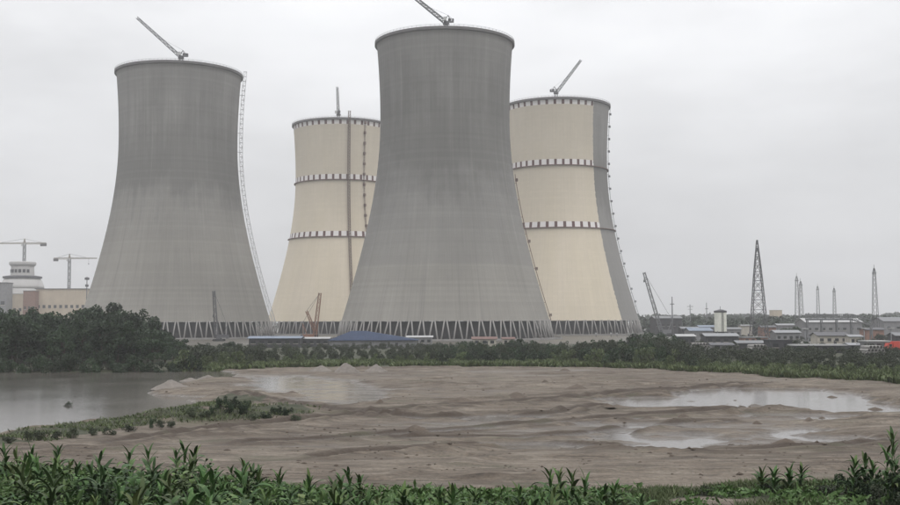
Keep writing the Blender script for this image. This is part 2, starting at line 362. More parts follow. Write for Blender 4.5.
# where grass grows (cover, not shade): the bank, the spit, the near lake shore and everything behind the mud
nA = fbm(GX / 5, GY / 3, 131)
green = ss(GY - belt_edge(GX) + (nA - 0.5) * 6, -1, 5) * (0.85 - 0.5 * ss(GY, 420, 520))
pxg = 450 + F * GX / np.maximum(GY, 8); bare = np.interp(pxg, (560, 610, 740, 800), (0, 0.28, 0.26, 0)); green = np.maximum(green, (1 - ss(GY, 46, 54)) * ss(nA, 0.25 + bare, 0.45 + bare))
green = np.maximum(green, (1 - ss(sdf(SPIT, GX, GY), -1, 2.5)) * ss(nA, 0.2, 0.45))
sh = sdf(LAKE, GX, GY); green = np.maximum(green, ss(-GX, 18, 26) * (1 - ss(np.abs(sh - 4), 2, 4.5)) * (GY < 150) * ss(nA, 0.25, 0.5))
rutm = np.zeros(GX.shape)
for T in TRACKS:
    dt = pdist([G(*p) for p in T], GX, GY); rutm = np.maximum(rutm, np.exp(-((dt - 1.3) / 1.0) ** 2) * (0.45 + 0.9 * fbm(GX / 8, GY / 5, 181)))
    rutm = np.maximum(rutm, 0.5 * np.exp(-((dt - 3.0) / 2.5) ** 2) * ss(fbm(GX / 6, GY / 3, 191), 0.4, 0.7))
at2 = gme.attributes.new('churned', 'FLOAT', 'POINT'); at2.data.foreach_set('value', np.clip(rutm, 0, 1).ravel().astype(np.float32))
att = gme.attributes.new('grass_cover', 'FLOAT', 'POINT'); att.data.foreach_set('value', green.ravel().astype(np.float32))

t = NT('mud_and_grass'); v = t.coord('Object'); o = t.xyz(v)
n_b = t.noise(t.scaled(v, (1, 1.8, 1)), 0.045, 4, 0.55); n_m = t.noise(t.scaled(v, (0.7, 2.2, 1)), 0.35, 5, 0.62); n_f = t.noise(v, 3.0, 5, 0.65)
mud = t.mix(t.rng(n_b, 0.35, 0.62), (0.082, 0.063, 0.047), (0.138, 0.114, 0.089))
mud = t.mix(t.rng(n_m, 0.50, 0.70, 0, 0.85), mud, (0.195, 0.168, 0.136)); mud = t.mix(t.rng(n_m, 0.47, 0.30, 0, 0.9), mud, (0.052, 0.039, 0.029))
n_s = t.noise(t.scaled(v, (0.35, 3.2, 1)), 0.9, 5, 0.65); kf = t.math('MULTIPLY', t.rng(n_f, 0.3, 0.7, 0.70, 1.25), t.rng(n_s, 0.32, 0.68, 0.66, 1.30)); mud = t.mix(1.0, mud, t.vec(kf, kf, kf), 'MULTIPLY')
ch = t.n('Attribute', attribute_name='churned'); mud = t.mix(t.rng(t.math('ADD', ch.outputs['Fac'], t.math('MULTIPLY', t.math('SUBTRACT', n_f, 0.5), 0.5)), 0.15, 0.75, 0, 0.92), mud, (0.048, 0.035, 0.026))
wetn = t.math('ADD', o['Z'], t.math('MULTIPLY', t.math('SUBTRACT', n_m, 0.5), 0.25))
wet = t.rng(wetn, 0.34, 0.03, 0, 1, True)                                        # soaked soil next to the water is darker and glossier
mud = t.mix(t.math('MULTIPLY', wet, 0.55), mud, (0.072, 0.061, 0.051))
olive = t.noise(t.scaled(v, (1, 2.5, 1)), 0.09, 4, 0.6); mud = t.mix(t.rng(olive, 0.56, 0.70, 0, 0.55), mud, (0.070, 0.070, 0.042))
site = t.rng(o['Y'], 430, 520)
mud = t.mix(t.math('MULTIPLY', site, 0.6), mud, (0.085, 0.078, 0.068))
grass = t.mix(t.rng(n_m, 0.35, 0.65), (0.026, 0.033, 0.016), (0.050, 0.052, 0.029)); grass = t.mix(t.rng(n_f, 0.5, 0.75, 0, 0.6), grass, (0.072, 0.062, 0.042))
at = t.n('Attribute', attribute_name='grass_cover')
gf = t.rng(t.math('ADD', at.outputs['Fac'], t.math('MULTIPLY', t.math('SUBTRACT', n_f, 0.5), 0.5)), 0.3, 0.6)
col = t.mix(gf, mud, grass)
rough = t.math('SUBTRACT', 0.92, t.math('MULTIPLY', t.math('MULTIPLY', wet, t.math('SUBTRACT', 1.0, gf)), 0.62))
t.bump(t.math('ADD', t.math('MULTIPLY', n_f, 0.6), n_m), 0.9, 0.28)
gme.materials.append(t.fin(col, rough, 0.4))
ground = link('ground', gme); tag(ground, kind='structure')

# water: one level sheet, shows wherever the mud lies lower
t = NT('turbid_water'); v = t.coord('Object')
w1 = t.noise(t.scaled(v, (0.5, 1.6, 1)), 1.1, 4, 0.6); w2 = t.noise(v, 0.06, 3, 0.5)
t.bump(w1, 0.25, 0.08); t.b.inputs['IOR'].default_value = 1.33
t.fin(t.mix(w2, (0.085, 0.076, 0.067), (0.110, 0.099, 0.088)), t.rng(w2, 0.35, 0.65, 0.07, 0.13), 0.5)
mb = MB(); mb.add([(-190, 62, 0), (150, 62, 0), (150, 275, 0), (-190, 275, 0)], [(0, 1, 2, 3)])
tag(mb.build('water', t.m, loc=(0, 0, 0)), kind='structure')

def hz(x, y): return float(height(np.array([x]), np.array([y]))[0])

# ------------------------------------------------------------------ cooling towers
def tr(z): return 38 * math.sqrt(1 + ((z - 128) / (95.0 if z < 128 else 135.0)) ** 2)
ZB, ZT, NL = 10.5, 175.0, 60
def shell_mesh(mat):
    prof = [(tr(z), z) for z in np.linspace(ZB, 171.6, 64)] + [(tr(172) + 0.25, 172.2), (tr(173) + 0.3, 173.6)]
    prof += [(tr(173) - 0.7, 173.65)] + [(tr(z) - 0.7, z) for z in np.linspace(172, ZB + 0.0, 40)] + [(tr(ZB), ZB)]
    return MB().lathe(prof, 144, cap=False).mesh('shell', mat, True)
def column_mesh():                          # one sloping leg, in the frame of its pair: x along the ring, y outwards, z up
    mb = MB(); mb.bar((2.55, 2.9, -0.6), (0.6, 0.25, ZB + 0.35), 0.9, 8, 0.85); return mb.mesh('column', M['leg'], True)
LEG = [column_mesh(), None]
mb = MB(); mb.bar((-2.55, 2.9, -0.6), (-0.6, 0.25, ZB + 0.35), 0.9, 8, 0.85); LEG[1] = mb.mesh('column', M['leg'], True)
PED = MB().box((0, 3.0, 0.35), (2.6, 2.2, 1.3), taper=0.8).mesh('pedestal', M['leg'])
def track(parent, name, az, off, w, mat, z0, z1, rung=3.0, bar=0.28, rails=2, depth=0.0):
    """ladder / hoist rail that follows the shell at azimuth az (0 = towards the camera, + = right)"""
    mb = MB(); er = Vector((math.sin(az), -math.cos(az), 0)); et = Vector((math.cos(az), math.sin(az), 0))
    zs = np.arange(z0, z1 + 0.01, rung); P = [er * (tr(z) + off) + Vector((0, 0, z)) for z in zs]
    for s in ((-w / 2, w / 2) if rails == 2 else (0,)):
        for d in ((0, depth) if depth else (0,)):
            for a, b in zip(P[:-1], P[1:]): mb.bar(a + et * s + er * d, b + et * s + er * d, bar)
    for i, a in enumerate(P):
        mb.bar(a - et * w / 2, a + et * w / 2, bar * 0.8)
        if depth:
            mb.bar(a - et * w / 2, a - et * w / 2 + er * depth, bar * 0.8); mb.bar(a + et * w / 2, a + et * w / 2 + er * depth, bar * 0.8)
            if i + 1 < len(P): mb.bar(a - et * w / 2 + er * depth * (i % 2), P[i + 1] + et * w / 2 + er * depth * ((i + 1) % 2), bar * 0.7)
        if i % 4 == 0: mb.bar(a, a - er * (off + 0.3), bar * 0.8)          # brackets into the shell
    return mb.build(name, mat, parent)
def landing(parent, az, z, off, size, mat):
    er = Vector((math.sin(az), -math.cos(az), 0)); p = er * (tr(z) + off)
    mb = MB(); mb.box((p.x, p.y, z), (size[0], size[1], 0.25), az); h = size[2]
    for sx in (-1, 1):
        for sy in (-1, 1):
            q = Vector((sx * size[0] / 2, sy * size[1] / 2, 0)); q.rotate(Matrix.Rotation(az, 3, 'Z').to_euler())
            mb.bar((p.x + q.x, p.y + q.y, z), (p.x + q.x, p.y + q.y, z + h), 0.22)
    mb.box((p.x, p.y, z + h), (size[0], size[1], 0.3), az); mb.box((p.x, p.y, z + h * 0.5), (size[0] * 0.8, size[1] * 0.8, h * 0.55), az)
    mb.build('landing', mat, parent)
def cooling_tower(X, Y, mat, label, galleries=False, rim_mat=None):
    az0 = math.atan2(X, Y)                  # local -Y looks at the camera
    T = empty('cooling_tower', (X, Y, 0), -az0, label, 'cooling tower', 'cooling towers of the power station')
    link('shell', shell_mesh(mat), None, T)
    MB().lathe([(tr(173) + 0.35, 172.1), (tr(173) + 1.25, 172.5), (tr(173) + 1.25, 174.0), (tr(173) - 0.9, 174.0), (tr(173) - 0.9, 173.68), (tr(173) + 0.35, 173.68), (tr(173) + 0.35, 172.1)], 144, False).build('rim', rim_mat or M['rim'], T)
    mb = MB(); rr = tr(173) + 1.1
    for k in range(96):
        a = 2 * PI * k / 96; b = 2 * PI * (k + 1) / 96
        p = Vector((rr * math.cos(a), rr * math.sin(a), 174.0)); q = Vector((rr * math.cos(b), rr * math.sin(b), 174.0))
        mb.bar(p, p + Vector((0, 0, 1.1)), 0.10)
        for h in (0.6, 1.1): mb.bar(p + Vector((0, 0, h)), q + Vector((0, 0, h)), 0.08)
    mb.build('rim_railing', M['steel_grey'], T)
    for k in range(NL):
        a = 2 * PI * k / NL
        for m in LEG:
            link('column', m, None, T, (tr(ZB) * math.sin(a) - 0.4 * math.sin(a), -(tr(ZB) - 0.4) * math.cos(a), 0), (0, 0, a + PI))
        a += PI / NL; c = link('pedestal', PED, None, T, ((tr(ZB) - 0.4) * math.sin(a), -(tr(ZB) - 0.4) * math.cos(a), 0), (0, 0, a + PI))
    MB().lathe([(tr(ZB) - 9, 0.1), (tr(ZB) - 9, 10.2), (tr(ZB) - 9.5, 10.2), (2, 10.4)], 72, False).build('fill_pack', M['fill'], T)
    MB().lathe([(67.5, -0.3), (67.5, 1.0), (66.9, 1.0), (66.9, -0.3)], 96, False).build('basin_wall', M['leg'], T)
    if galleries:
        for z in (124.1, 77.9):
            r0 = tr(z)
            MB().lathe([(r0 - 0.2, z - 0.4), (r0 + 1.3, z - 0.1), (r0 + 1.3, z + 0.35), (r0 - 0.2, z + 0.35), (r0 - 0.2, z - 0.4)], 120, False).build('gallery', M['rust'], T)
    return T
t1 = cooling_tower(-2.7, 642, concrete('concrete_shell_front', CONC, CONC_LOW, 41.0, seed=1.7), 'bare grey concrete cooling tower with dark rim that overlaps both cream towers')
t2 = cooling_tower(-178.5, 719, concrete('concrete_shell_side', tuple(x * 1.03 for x in CONC), tuple(x * 0.97 for x in CONC_LOW), 62.0, seed=5.1, edge=0.05), 'bare grey concrete cooling tower with pale ladder down its side, behind dark trees')
t3 = cooling_tower(-90.5, 914, concrete('painted_shell_full', CONC, CONC_LOW, 41, True, 9.0, 9.3, CREAM), 'cream painted cooling tower with checkered bands and a tall hoist mast on its face', True)
t4 = cooling_tower(82, 836, concrete('painted_shell_half', tuple(x * 1.08 for x in CONC), CONC, 41, True, 0.86, 13.9, CREAM), 'cooling tower painted cream with checkered bands, right strip still bare grey', True)
track(t2, 'access_ladder', rad(88), 1.3, 1.6, M['steel_pale'], 8, 178, 3.2, 0.30, depth=2.0)
track(t1, 'access_ladder', rad(87), 0.9, 0.9, M['rust'], 11, 96, 2.5, 0.34)
for z in (13, 40, 56, 92): landing(t1, rad(87), z, 1.2, (1.6, 1.4, 1.5), M['rust'])
track(t3, 'hoist_mast', rad(8.5), 0.8, 1.7, M['mast_brown'], 11, 181, 2.4, 0.34, depth=1.5)
track(t3, 'access_ladder', rad(28), 0.7, 0.8, M['rust'], 60, 173, 2.5, 0.26)
for z in list(np.arange(86, 172, 8.4)) + [62, 72]: landing(t3, rad(28), z, 0.9, (1.5, 1.5, 1.9), M['rust'])
track(t4, 'access_ladder', rad(86), 1.0, 0.9, M['steel_dark'], 11, 173, 2.5, 0.28)
for z in np.arange(24, 172, 9.5): landing(t4, rad(86), z, 1.4, (1.4, 1.4, 1.3), M['steel_grey'])

# ------------------------------------------------------------------ lattice work
def lattice(mb, a, b, w0, w1, panels, bar, sides=4, up=None):
    a, b = Vector(a), Vector(b); d = (b - a).normalized(); u = Vector(up) if up else (Vector((0, 0, 1)) if abs(d.z) < 0.9 else Vector((0, 1, 0)))
    x = d.cross(u).normalized(); y = x.cross(d).normalized(); rings = []
    cs = [(-1, -1), (1, -1), (1, 1), (-1, 1)] if sides == 4 else [(-1, -0.58), (1, -0.58), (0, 1.15)]
    for i in range(panels + 1):
        t = i / panels; w = (w0 + (w1 - w0) * t) / 2; p = a.lerp(b, t); rings.append([p + x * (cx * w) + y * (cy * w) for cx, cy in cs])
    n = len(cs)
    for k in range(n): mb.bar(rings[0][k], rings[-1][k], bar)
    for i in range(panels):
        for k in range(n):
            k2 = (k + 1) % n
            mb.bar(rings[i][k] if i % 2 else rings[i][k2], rings[i + 1][k2] if i % 2 else rings[i + 1][k], bar * 0.65)
            if i: mb.bar(rings[i][k], rings[i][k2], bar * 0.6)
    return mb
MASTM = {}
def luffing_crane(T, dx, zp, tip, label, blen):
    """tower crane standing inside a cooling tower; only its head and boom rise over the rim. tip = boom tip in world"""
    base = Vector((T.location.x, T.location.y, 0)) + Vector(dx)
    E = empty('luffing_crane', base, 0, label, 'crane', 'cranes standing inside the cooling towers')
    key = round(zp)
    if key not in MASTM: MASTM[key] = lattice(MB(), (0, 0, 0), (0, 0, zp - 2.0), 2.2, 2.2, int(zp / 2.6), 0.34).mesh('mast', M['steel_grey'])
    link('mast', MASTM[key], None, E)
    tip = Vector(tip) - base; h = Vector((tip.x, tip.y, 0)).normalized(); ang = math.atan2(h.y, h.x)
    piv = Vector((0, 0, zp)) + h * 1.2
    MB().lathe([(1.9, zp - 2.1), (1.9, zp - 0.9), (1.5, zp - 0.9)], 20, True).build('slewing_ring', M['steel_dark'], E)
    mb = MB(); mb.box(tuple(Vector((0, 0, zp - 0.4)) - h * 1.6), (6.0, 1.9, 0.6), ang); mb.build('machine_deck', M['steel_grey'], E)
    c = MB(); c.box(tuple(Vector((0, 0, zp + 0.8)) - h * 2.2), (2.0, 1.6, 1.5), ang); c.box(tuple(Vector((0, 0, zp + 0.5)) - h * 4.1), (1.1, 2.0, 1.7), ang); c.build('counterweight', M['steel_dark'], E)
    s = Vector((-h.y, h.x, 0)); cb = MB(); cb.box(tuple(Vector((0, 0, zp + 0.9)) + s * 2.1 + h * 0.6), (2.0, 1.6, 2.2), ang, 0.9); cb.build('cab', M['white_crane'], E)
    lattice(MB(), piv, tip, 2.0, 1.4, int((tip - piv).length / 2.0), 0.42).build('boom', M['steel_grey'], E)
    top = Vector((0, 0, zp + 3.6)) - h * 1.2; a = MB()
    for k in (-1, 1):
        a.bar(Vector((0, 0, zp)) + s * k + h * 0.8, top, 0.3); a.bar(Vector((0, 0, zp)) + s * k - h * 3.0, top, 0.3)
    a.build('mast_head', M['steel_grey'], E)
    MB().bar(top, piv.lerp(tip, 0.5), 0.10).bar(top, Vector((0, 0, zp + 1.2)) - h * 4.1, 0.12).build('boom_stay', M['steel_dark'], E)
    return E
def top_crane(T, pivpx, tippx, label, dy=0.0, tipdy=0.0):
    Y = T.location.y + dy; p = PD(pivpx[0], pivpx[1], Y); q = PD(tippx[0], tippx[1], Y + tipdy)
    return luffing_crane(T, (p.x - T.location.x, dy, 0), p.z, q, label, 0)
top_crane(t2, (181, 55.5), (137, 17.5), 'grey luffing crane leaning over the rim of the laddered grey tower')
top_crane(t1, (446, 21), (403, -12), 'grey luffing crane over the rim of the tower overlapping the cream ones')
top_crane(t3, (338.5, 113), (337.3, 87), 'grey luffing crane with nearly upright boom over the all-cream tower', tipdy=8)
top_crane(t4, (556, 91), (581, 60), 'grey luffing crane leaning right over the half painted tower')

def crawler_crane(px, base_py_z, Y, tip_px, label, boom_mat, hook=None, scale=1.0, jib=None):
    b = PD(px, 330, Y); base = Vector((b.x, Y, hz(b.x, Y))); E = empty('crawler_crane', base, 0, label, 'crane', 'crawler cranes on the building site')
    tip = PD(tip_px[0], tip_px[1], Y) - base; h = Vector((1 if tip.x > 0 else -1, 0, 0)); k = scale
    for s in (-1, 1):
        mb = MB(); pr = [(-3.6, 0.6), (-3.0, 0.0), (3.0, 0.0), (3.6, 0.6), (3.0, 1.2), (-3.0, 1.2)]; pr = [(a * k, c * k) for a, c in pr]
        vs = [(a, s * 2.4 * k - 0.5 * k, c) for a, c in pr] + [(a, s * 2.4 * k + 0.5 * k, c) for a, c in pr]
        mb.add(vs, [tuple(range(6))[::-1], tuple(range(6, 12))] + [(i, (i + 1) % 6, 6 + (i + 1) % 6, 6 + i) for i in range(6)][::1]); mb.build('crawler_track', M['rubber'], E)
    MB().box((0, 0, 1.5 * k), (2.6 * k, 4.0 * k, 0.9 * k)).box(tuple(-h * 1.8 * k + Vector((0, 0, 2.9 * k))), (6.0 * k, 3.0 * k, 1.9 * k)).build('upper_body', boom_mat, E)
    MB().box(tuple(h * 2.2 * k + Vector((0, 1.2 * k, 2.9 * k))), (1.8 * k, 1.3 * k, 2.0 * k), 0, 0.88).build('cab', M['glass'], E)
    MB().box(tuple(-h * 5.2 * k + Vector((0, 0, 2.6 * k))), (1.2 * k, 3.4 * k, 2.2 * k)).build('counterweight', M['steel_dark'], E)
    foot = h * 1.4 * k + Vector((0, 0, 2.2 * k))
    lattice(MB(), foot, tip, 1.9 * k, 1.3 * k, max(6, int((tip - foot).length / 2.0)), 0.30 * k).build('boom', boom_mat, E)
    g = -h * 5.0 * k + Vector((0, 0, 9.5 * k)); MB().bar(-h * 2.5 * k + Vector((0, 0, 3.5 * k)), g, 0.35 * k).bar(-h * 4.6 * k + Vector((0, 0, 3.7 * k)), g, 0.25 * k).build('gantry', boom_mat, E)
    st = MB().bar(g, tip, 0.14 * k)
    if jib is not None:
        j = PD(jib[0], jib[1], Y) - base; lattice(MB(), foot.lerp(tip, 0.12), j, 1.4, 1.0, 8, 0.28).build('luffing_mast', boom_mat, E); st.bar(j, tip, 0.14)
    st.build('boom_stay', M['steel_dark'], E)
    if hook:
        hk = PD(hook[0], hook[1], Y) - base; q = Vector((tip.x, tip.y, hk.z)); MB().bar(tip, q, 0.18).box(tuple(q), (1.0, 0.7, 1.6), 0, 0.6).build('hook_block', M['steel_dark'], E)
    return E
crawler_crane(312, 0, 575, (320, 293), 'faded orange crawler crane with raised boom between two towers', M['orange'], jib=(306.5, 311))
crawler_crane(219, 0, 600, (213.8, 291), 'dark crawler crane with load on its cable by the laddered tower', M['steel_dark'], hook=(217.5, 316), scale=0.9)
crawler_crane(664, 0, 720, (644, 272.5), 'grey crawler crane with long leaning boom beside the half painted tower', M['steel_grey'], hook=(645, 281), scale=1.1)

# ------------------------------------------------------------------ reactor block and its tower cranes (about 1.1 km away: one pixel is one metre)
YR = 1100.0
def rz_(py): return PD(22, py, YR).z
def rx_(px): return PD(px, 300, YR).x
E = empty('reactor_building', (rx_(22), YR, 0), 0, 'pale domed reactor building with stepped round crown', 'building')
cx = rx_(22)
W = lambda px: abs(rx_(22 + px) - cx)
M['pale_conc'] = simple('pale_new_concrete', (0.44, 0.43, 0.42), 0.85, 0.12, 0.06)
MB().lathe([(W(21), 0), (W(21), rz_(289))], 56).build('containment_wall', M['pale_conc'], E, True)
MB().lathe([(W(21), rz_(288.8)), (W(20.5), rz_(286)), (W(18.5), rz_(281)), (W(16), rz_(277.5))], 56).build('dome', M['pale_conc'], E, True)
MB().lathe([(W(18.6), rz_(278.4)), (W(18.6), rz_(276.6)), (W(14), rz_(275.8))], 56).build('ledge', M['steel_dark'], E)
MB().lathe([(W(11.5), rz_(277)), (W(10.8), rz_(266.5))], 48).build('crown_drum', M['pale_conc'], E)
MB().lathe([(W(11), rz_(266.7)), (W(12.8), rz_(264.5)), (W(12.8), rz_(262.3)), (W(11.5), rz_(261.8))], 48).build('crown_cap', M['pale_conc'], E)
for k, a in enumerate((-52, -32, -12, 8, 28, 48)):
    r = W(11.3); aa = rad(a); MB().box((0, 0, 0), (2.6, 0.6, 3.4)).build('window', M['glass'], E).location = (r * math.sin(aa), -r * math.cos(aa), rz_(271.3))
    E.children[-1].rotation_euler = (0, 0, aa)
def block(name, label, x0, x1, y0, Y, depth, mat, cat='building', group=None, roof=None, roof_mat=None, rise=1.5, over=0.6, walls=True, windows=0, doors=0, win_h=1.2, win_z=None, rz=0.0):
    """low building seen between pixel columns x0..x1 with its eaves at pixel row y0, standing at distance Y"""
    a, b = PD(x0, y0, Y), PD(x1, y0, Y); w = b.x - a.x; h = a.z; cxx = (a.x + b.x) / 2
    g = min(hz(cxx, Y), hz(cxx, Y + depth)); E = empty(name, (cxx, Y + depth / 2, g), rz, label, cat, group); h = max(1.2, h - g)
    MB().box((0, 0, h / 2), (w, depth, h)).build('wall', mat, E)
    rm = roof_mat or M['grey_wall']
    if roof == 'gable':                     # ridge along x
        mb = MB(); e = over
        for s in (-1, 1):
            mb.add([(-w / 2 - e, s * (depth / 2 + e), h - 0.05), (w / 2 + e, s * (depth / 2 + e), h - 0.05), (w / 2 + e, 0, h + rise), (-w / 2 - e, 0, h + rise),
                    (-w / 2 - e, s * (depth / 2 + e), h + 0.15), (w / 2 + e, s * (depth / 2 + e), h + 0.15), (w / 2 + e, 0, h + rise + 0.2), (-w / 2 - e, 0, h + rise + 0.2)],
                   [(0, 1, 2, 3), (7, 6, 5, 4), (0, 4, 5, 1), (0, 3, 7, 4), (1, 5, 6, 2)])
        mb.build('roof', rm, E)
        MB().add([(-w / 2, -depth / 2, h), (-w / 2, depth / 2, h), (-w / 2, 0, h + rise), (w / 2, -depth / 2, h), (w / 2, depth / 2, h), (w / 2, 0, h + rise)], [(0, 2, 1), (3, 4, 5)])
        gm = MB(); gm.add([(-w / 2, -depth / 2, h), (-w / 2, depth / 2, h), (-w / 2, 0, h + rise - 0.03), (w / 2, -depth / 2, h), (w / 2, depth / 2, h), (w / 2, 0, h + rise - 0.03)], [(0, 2, 1), (3, 4, 5)]); gm.build('gable', mat, E)
    elif roof == 'gable_front':             # ridge runs away from the camera, gable faces it
        mb = MB(); e = over
        for s in (-1, 1):
            mb.add([(s * (w / 2 + e), -depth / 2 - e, h - 0.1), (0, -depth / 2 - e, h + rise), (0, depth / 2 + e, h + rise), (s * (w / 2 + e), depth / 2 + e, h - 0.1),
                    (s * (w / 2 + e), -depth / 2 - e, h + 0.25), (0, -depth / 2 - e, h + rise + 0.35), (0, depth / 2 + e, h + rise + 0.35), (s * (w / 2 + e), depth / 2 + e, h + 0.25)],
                   [(0, 1, 2, 3), (7, 6, 5, 4), (0, 4, 5, 1), (3, 2, 6, 7), (0, 3, 7, 4)])
        mb.build('roof', rm, E)
        gm = MB(); gm.add([(-w / 2, -depth / 2, h), (w / 2, -depth / 2, h), (0, -depth / 2, h + rise - 0.03), (-w / 2, depth / 2, h), (w / 2, depth / 2, h), (0, depth / 2, h + rise - 0.03)], [(0, 1, 2), (3, 5, 4)]); gm.build('gable', mat, E)
    elif roof == 'hip':                     # short ridge off centre, four slopes, ribs of the sheet as thin strips
        e = over; A = [Vector((sx * (w / 2 + e), sy * (depth / 2 + e), h)) for sx, sy in ((-1, -1), (1, -1), (1, 1), (-1, 1))]; r0, r1 = Vector((-w * 0.27, 0, h + rise)), Vector((-w * 0.10, 0, h + rise)); d_ = Vector((0, 0, 0.12))
        mb = MB(); mb.add(A + [r0, r1] + [a_ - d_ for a_ in A], [(0, 1, 5, 4), (1, 2, 5), (2, 3, 4, 5), (3, 0, 4), (0, 6, 7, 1), (1, 7, 8, 2), (2, 8, 9, 3), (3, 9, 6, 0), (9, 8, 7, 6)]); ro = mb.build('roof', rm, E)
        rb = MB()
        for i in range(34):
            f = (i + 0.5) / 34; a_ = A[0].lerp(A[1], f); x_ = a_.x; u_ = min(1.0, (x_ - A[0].x) / (r0.x - A[0].x)) if x_ < r0.x else (1.0 if x_ < r1.x else (A[1].x - x_) / (A[1].x - r1.x))
            rb.bar(a_ + Vector((0, 0, 0.04)), Vector((x_, A[0].y * (1 - u_), h + rise * u_ + 0.04)), 0.12)
        rb.build('roof_rib', rm, ro)
    elif roof == 'flat':
        MB().box((0, 0, h + 0.2), (w + over * 2, depth + over * 2, 0.4)).build('roof', rm, E)
    for k in range(windows):
        x = -w / 2 + w * (k + 0.5) / windows; zz = (win_z if win_z is not None else h * 0.6)
        f = MB().box((x, -depth / 2 - 0.05, zz), (min(w / windows * 0.5, win_h * 1.5), 0.12, win_h)).build('window', M['glass'], E)
        MB().box((x, -depth / 2 - 0.12, zz - win_h * 0.55), (min(w / windows * 0.6, win_h * 1.8), 0.3, win_h * 0.12)).build('sill', M['plaster'], f)
    for k in range(doors):
        x = -w / 2 + w * (k + 0.5) / doors + 0.8; dh = min(2.2, h * 0.8)
        MB().box((x, -depth / 2 - 0.04, dh / 2), (1.1, 0.1, dh)).build('door', M['dark_wall'], E)
    return E
e = block('reactor_hall', 'long cream hall with dark roof line beside the domed reactor building', 36, 86, 289, YR - 25, 40, M['cream_wall'], roof='flat', roof_mat=M['steel_dark'], over=1.0, windows=9, win_h=3.0, win_z=None)
block('turbine_annex', 'cream block built against the foot of the domed reactor building', 7, 23, 294, YR - 34, 12, M['cream_wall'], roof='flat', roof_mat=M['pale_conc'], over=0.4, windows=3, win_h=3.0)
block('turbine_annex', 'dull red and grey block between reactor dome and cream hall', 23.3, 35.5, 291, YR - 34, 12, M['brick'], roof='flat', roof_mat=M['steel_grey'], over=0.4, windows=3, win_h=3.0)
block('service_building', 'dark grey building at the side of the domed reactor building', -40, 7, 283, YR - 48, 14, M['grey_wall'], roof='flat', roof_mat=M['steel_dark'], over=0.6, windows=6, win_h=3.5)
def mast_thing(name, px, ytop, Y, label, w=0.6, head=None, mat='steel_grey', cat='mast'):
    p = PD(px, ytop, Y); g = hz(p.x, Y); E = empty(name, (p.x, Y, g), 0, label, cat); h = p.z - g
    MB().bar((0, 0, 0), (0, 0, h), w * 1.3, 8, w * 0.8).build('pole', M[mat], E, True)
    MB().box((0, 0, 0.3), (w * 3, w * 3, 0.6), 0, 0.8).build('base', M['leg'], E)
    if head == 'lamp':
        MB().lathe([(0.5, h - 1), (2.2, h - 0.6), (2.2, h + 1.2), (0.8, h + 1.8)], 12).build('lamp_ring', M['steel_dark'], E)
        MB().lathe([(1.0, h - 7.5), (1.6, h - 7), (1.6, h - 5.5), (1.0, h - 5)], 12).build('service_basket', M['steel_dark'], E)
    elif head == 'arm':
        MB().bar((-2.2, 0, h - 1.5), (2.2, 0, h - 1.5), 0.35).bar((-1.6, 0, h - 3.5), (1.6, 0, h - 3.5), 0.3).build('cross_arm', M[mat], E)
    elif head == 'rod':
        MB().bar((0, 0, h - 4), (0, 0, h + 0.2), w * 0.5).box((0, 0, h - 4), (w * 3, w * 3, 0.4)).build('top_platform', M[mat], E)
    return E
mast_thing('floodlight_mast', 87, 279, YR - 60, 'floodlight mast with round head in front of the cream hall end', 0.9, 'lamp', 'steel_dark')
def tower_crane(px, yj, Y, xl, xr, label):
    p = PD(px, yj, Y); E = empty('tower_crane', (p.x, Y, 0), 0, label, 'crane', 'tower cranes above the reactor building'); h = p.z; wl = PD(xl, yj, Y).x - p.x; wr = PD(xr, yj, Y).x - p.x
    lattice(MB(), (0, 0, 0), (0, 0, h), 2.2, 2.2, int(h / 3.2), 0.42).build('mast', M['steel_grey'], E)
    longL = abs(wl) > wr; jl, jc = (wl, wr) if longL else (wr, wl); sg = -1 if longL else 1
    lattice(MB(), (0, 0, h + 0.6), (jl, 0, h + 0.6), 1.6, 0.9, int(abs(jl) / 2.2), 0.34, 3).build('jib', M['yellow'], E)
    lattice(MB(), (0, 0, h + 0.6), (jc, 0, h + 0.6), 1.5, 1.5, max(3, int(abs(jc) / 2.4)), 0.34).build('counter_jib', M['yellow'], E)
    MB().box((jc * 0.88, 0, h - 0.8), (abs(jc) * 0.22 + 1.2, 1.6, 3.0)).build('counterweight', M['steel_dark'], E)
    MB().box((sg * 1.8, -1.2, h - 1.2), (1.8, 1.6, 2.2), 0, 0.9).build('cab', M['white_crane'], E)
    lattice(MB(), (0, 0, h + 0.6), (0, 0, h + 5.5), 1.8, 0.4, 3, 0.36).build('mast_head', M['yellow'], E)
    MB().bar((0, 0, h + 5.5), (jl * 0.6, 0, h + 1.6), 0.22).bar((0, 0, h + 5.5), (jc * 0.85, 0, h + 1.2), 0.22).build('tie', M['steel_dark'], E)
    MB().bar((jl * 0.7, 0, h + 0.3), (jl * 0.7, 0, h - 5), 0.15).box((jl * 0.7, 0, h - 5.3), (0.8, 0.8, 1.0)).build('hook_block', M['steel_dark'], E)
tower_crane(24.5, 244, YR + 45, -14, 46, 'tower crane rising right behind the reactor dome crown')
tower_crane(69.5, 259, YR + 70, 97, 54, 'lower tower crane standing behind the long cream hall')

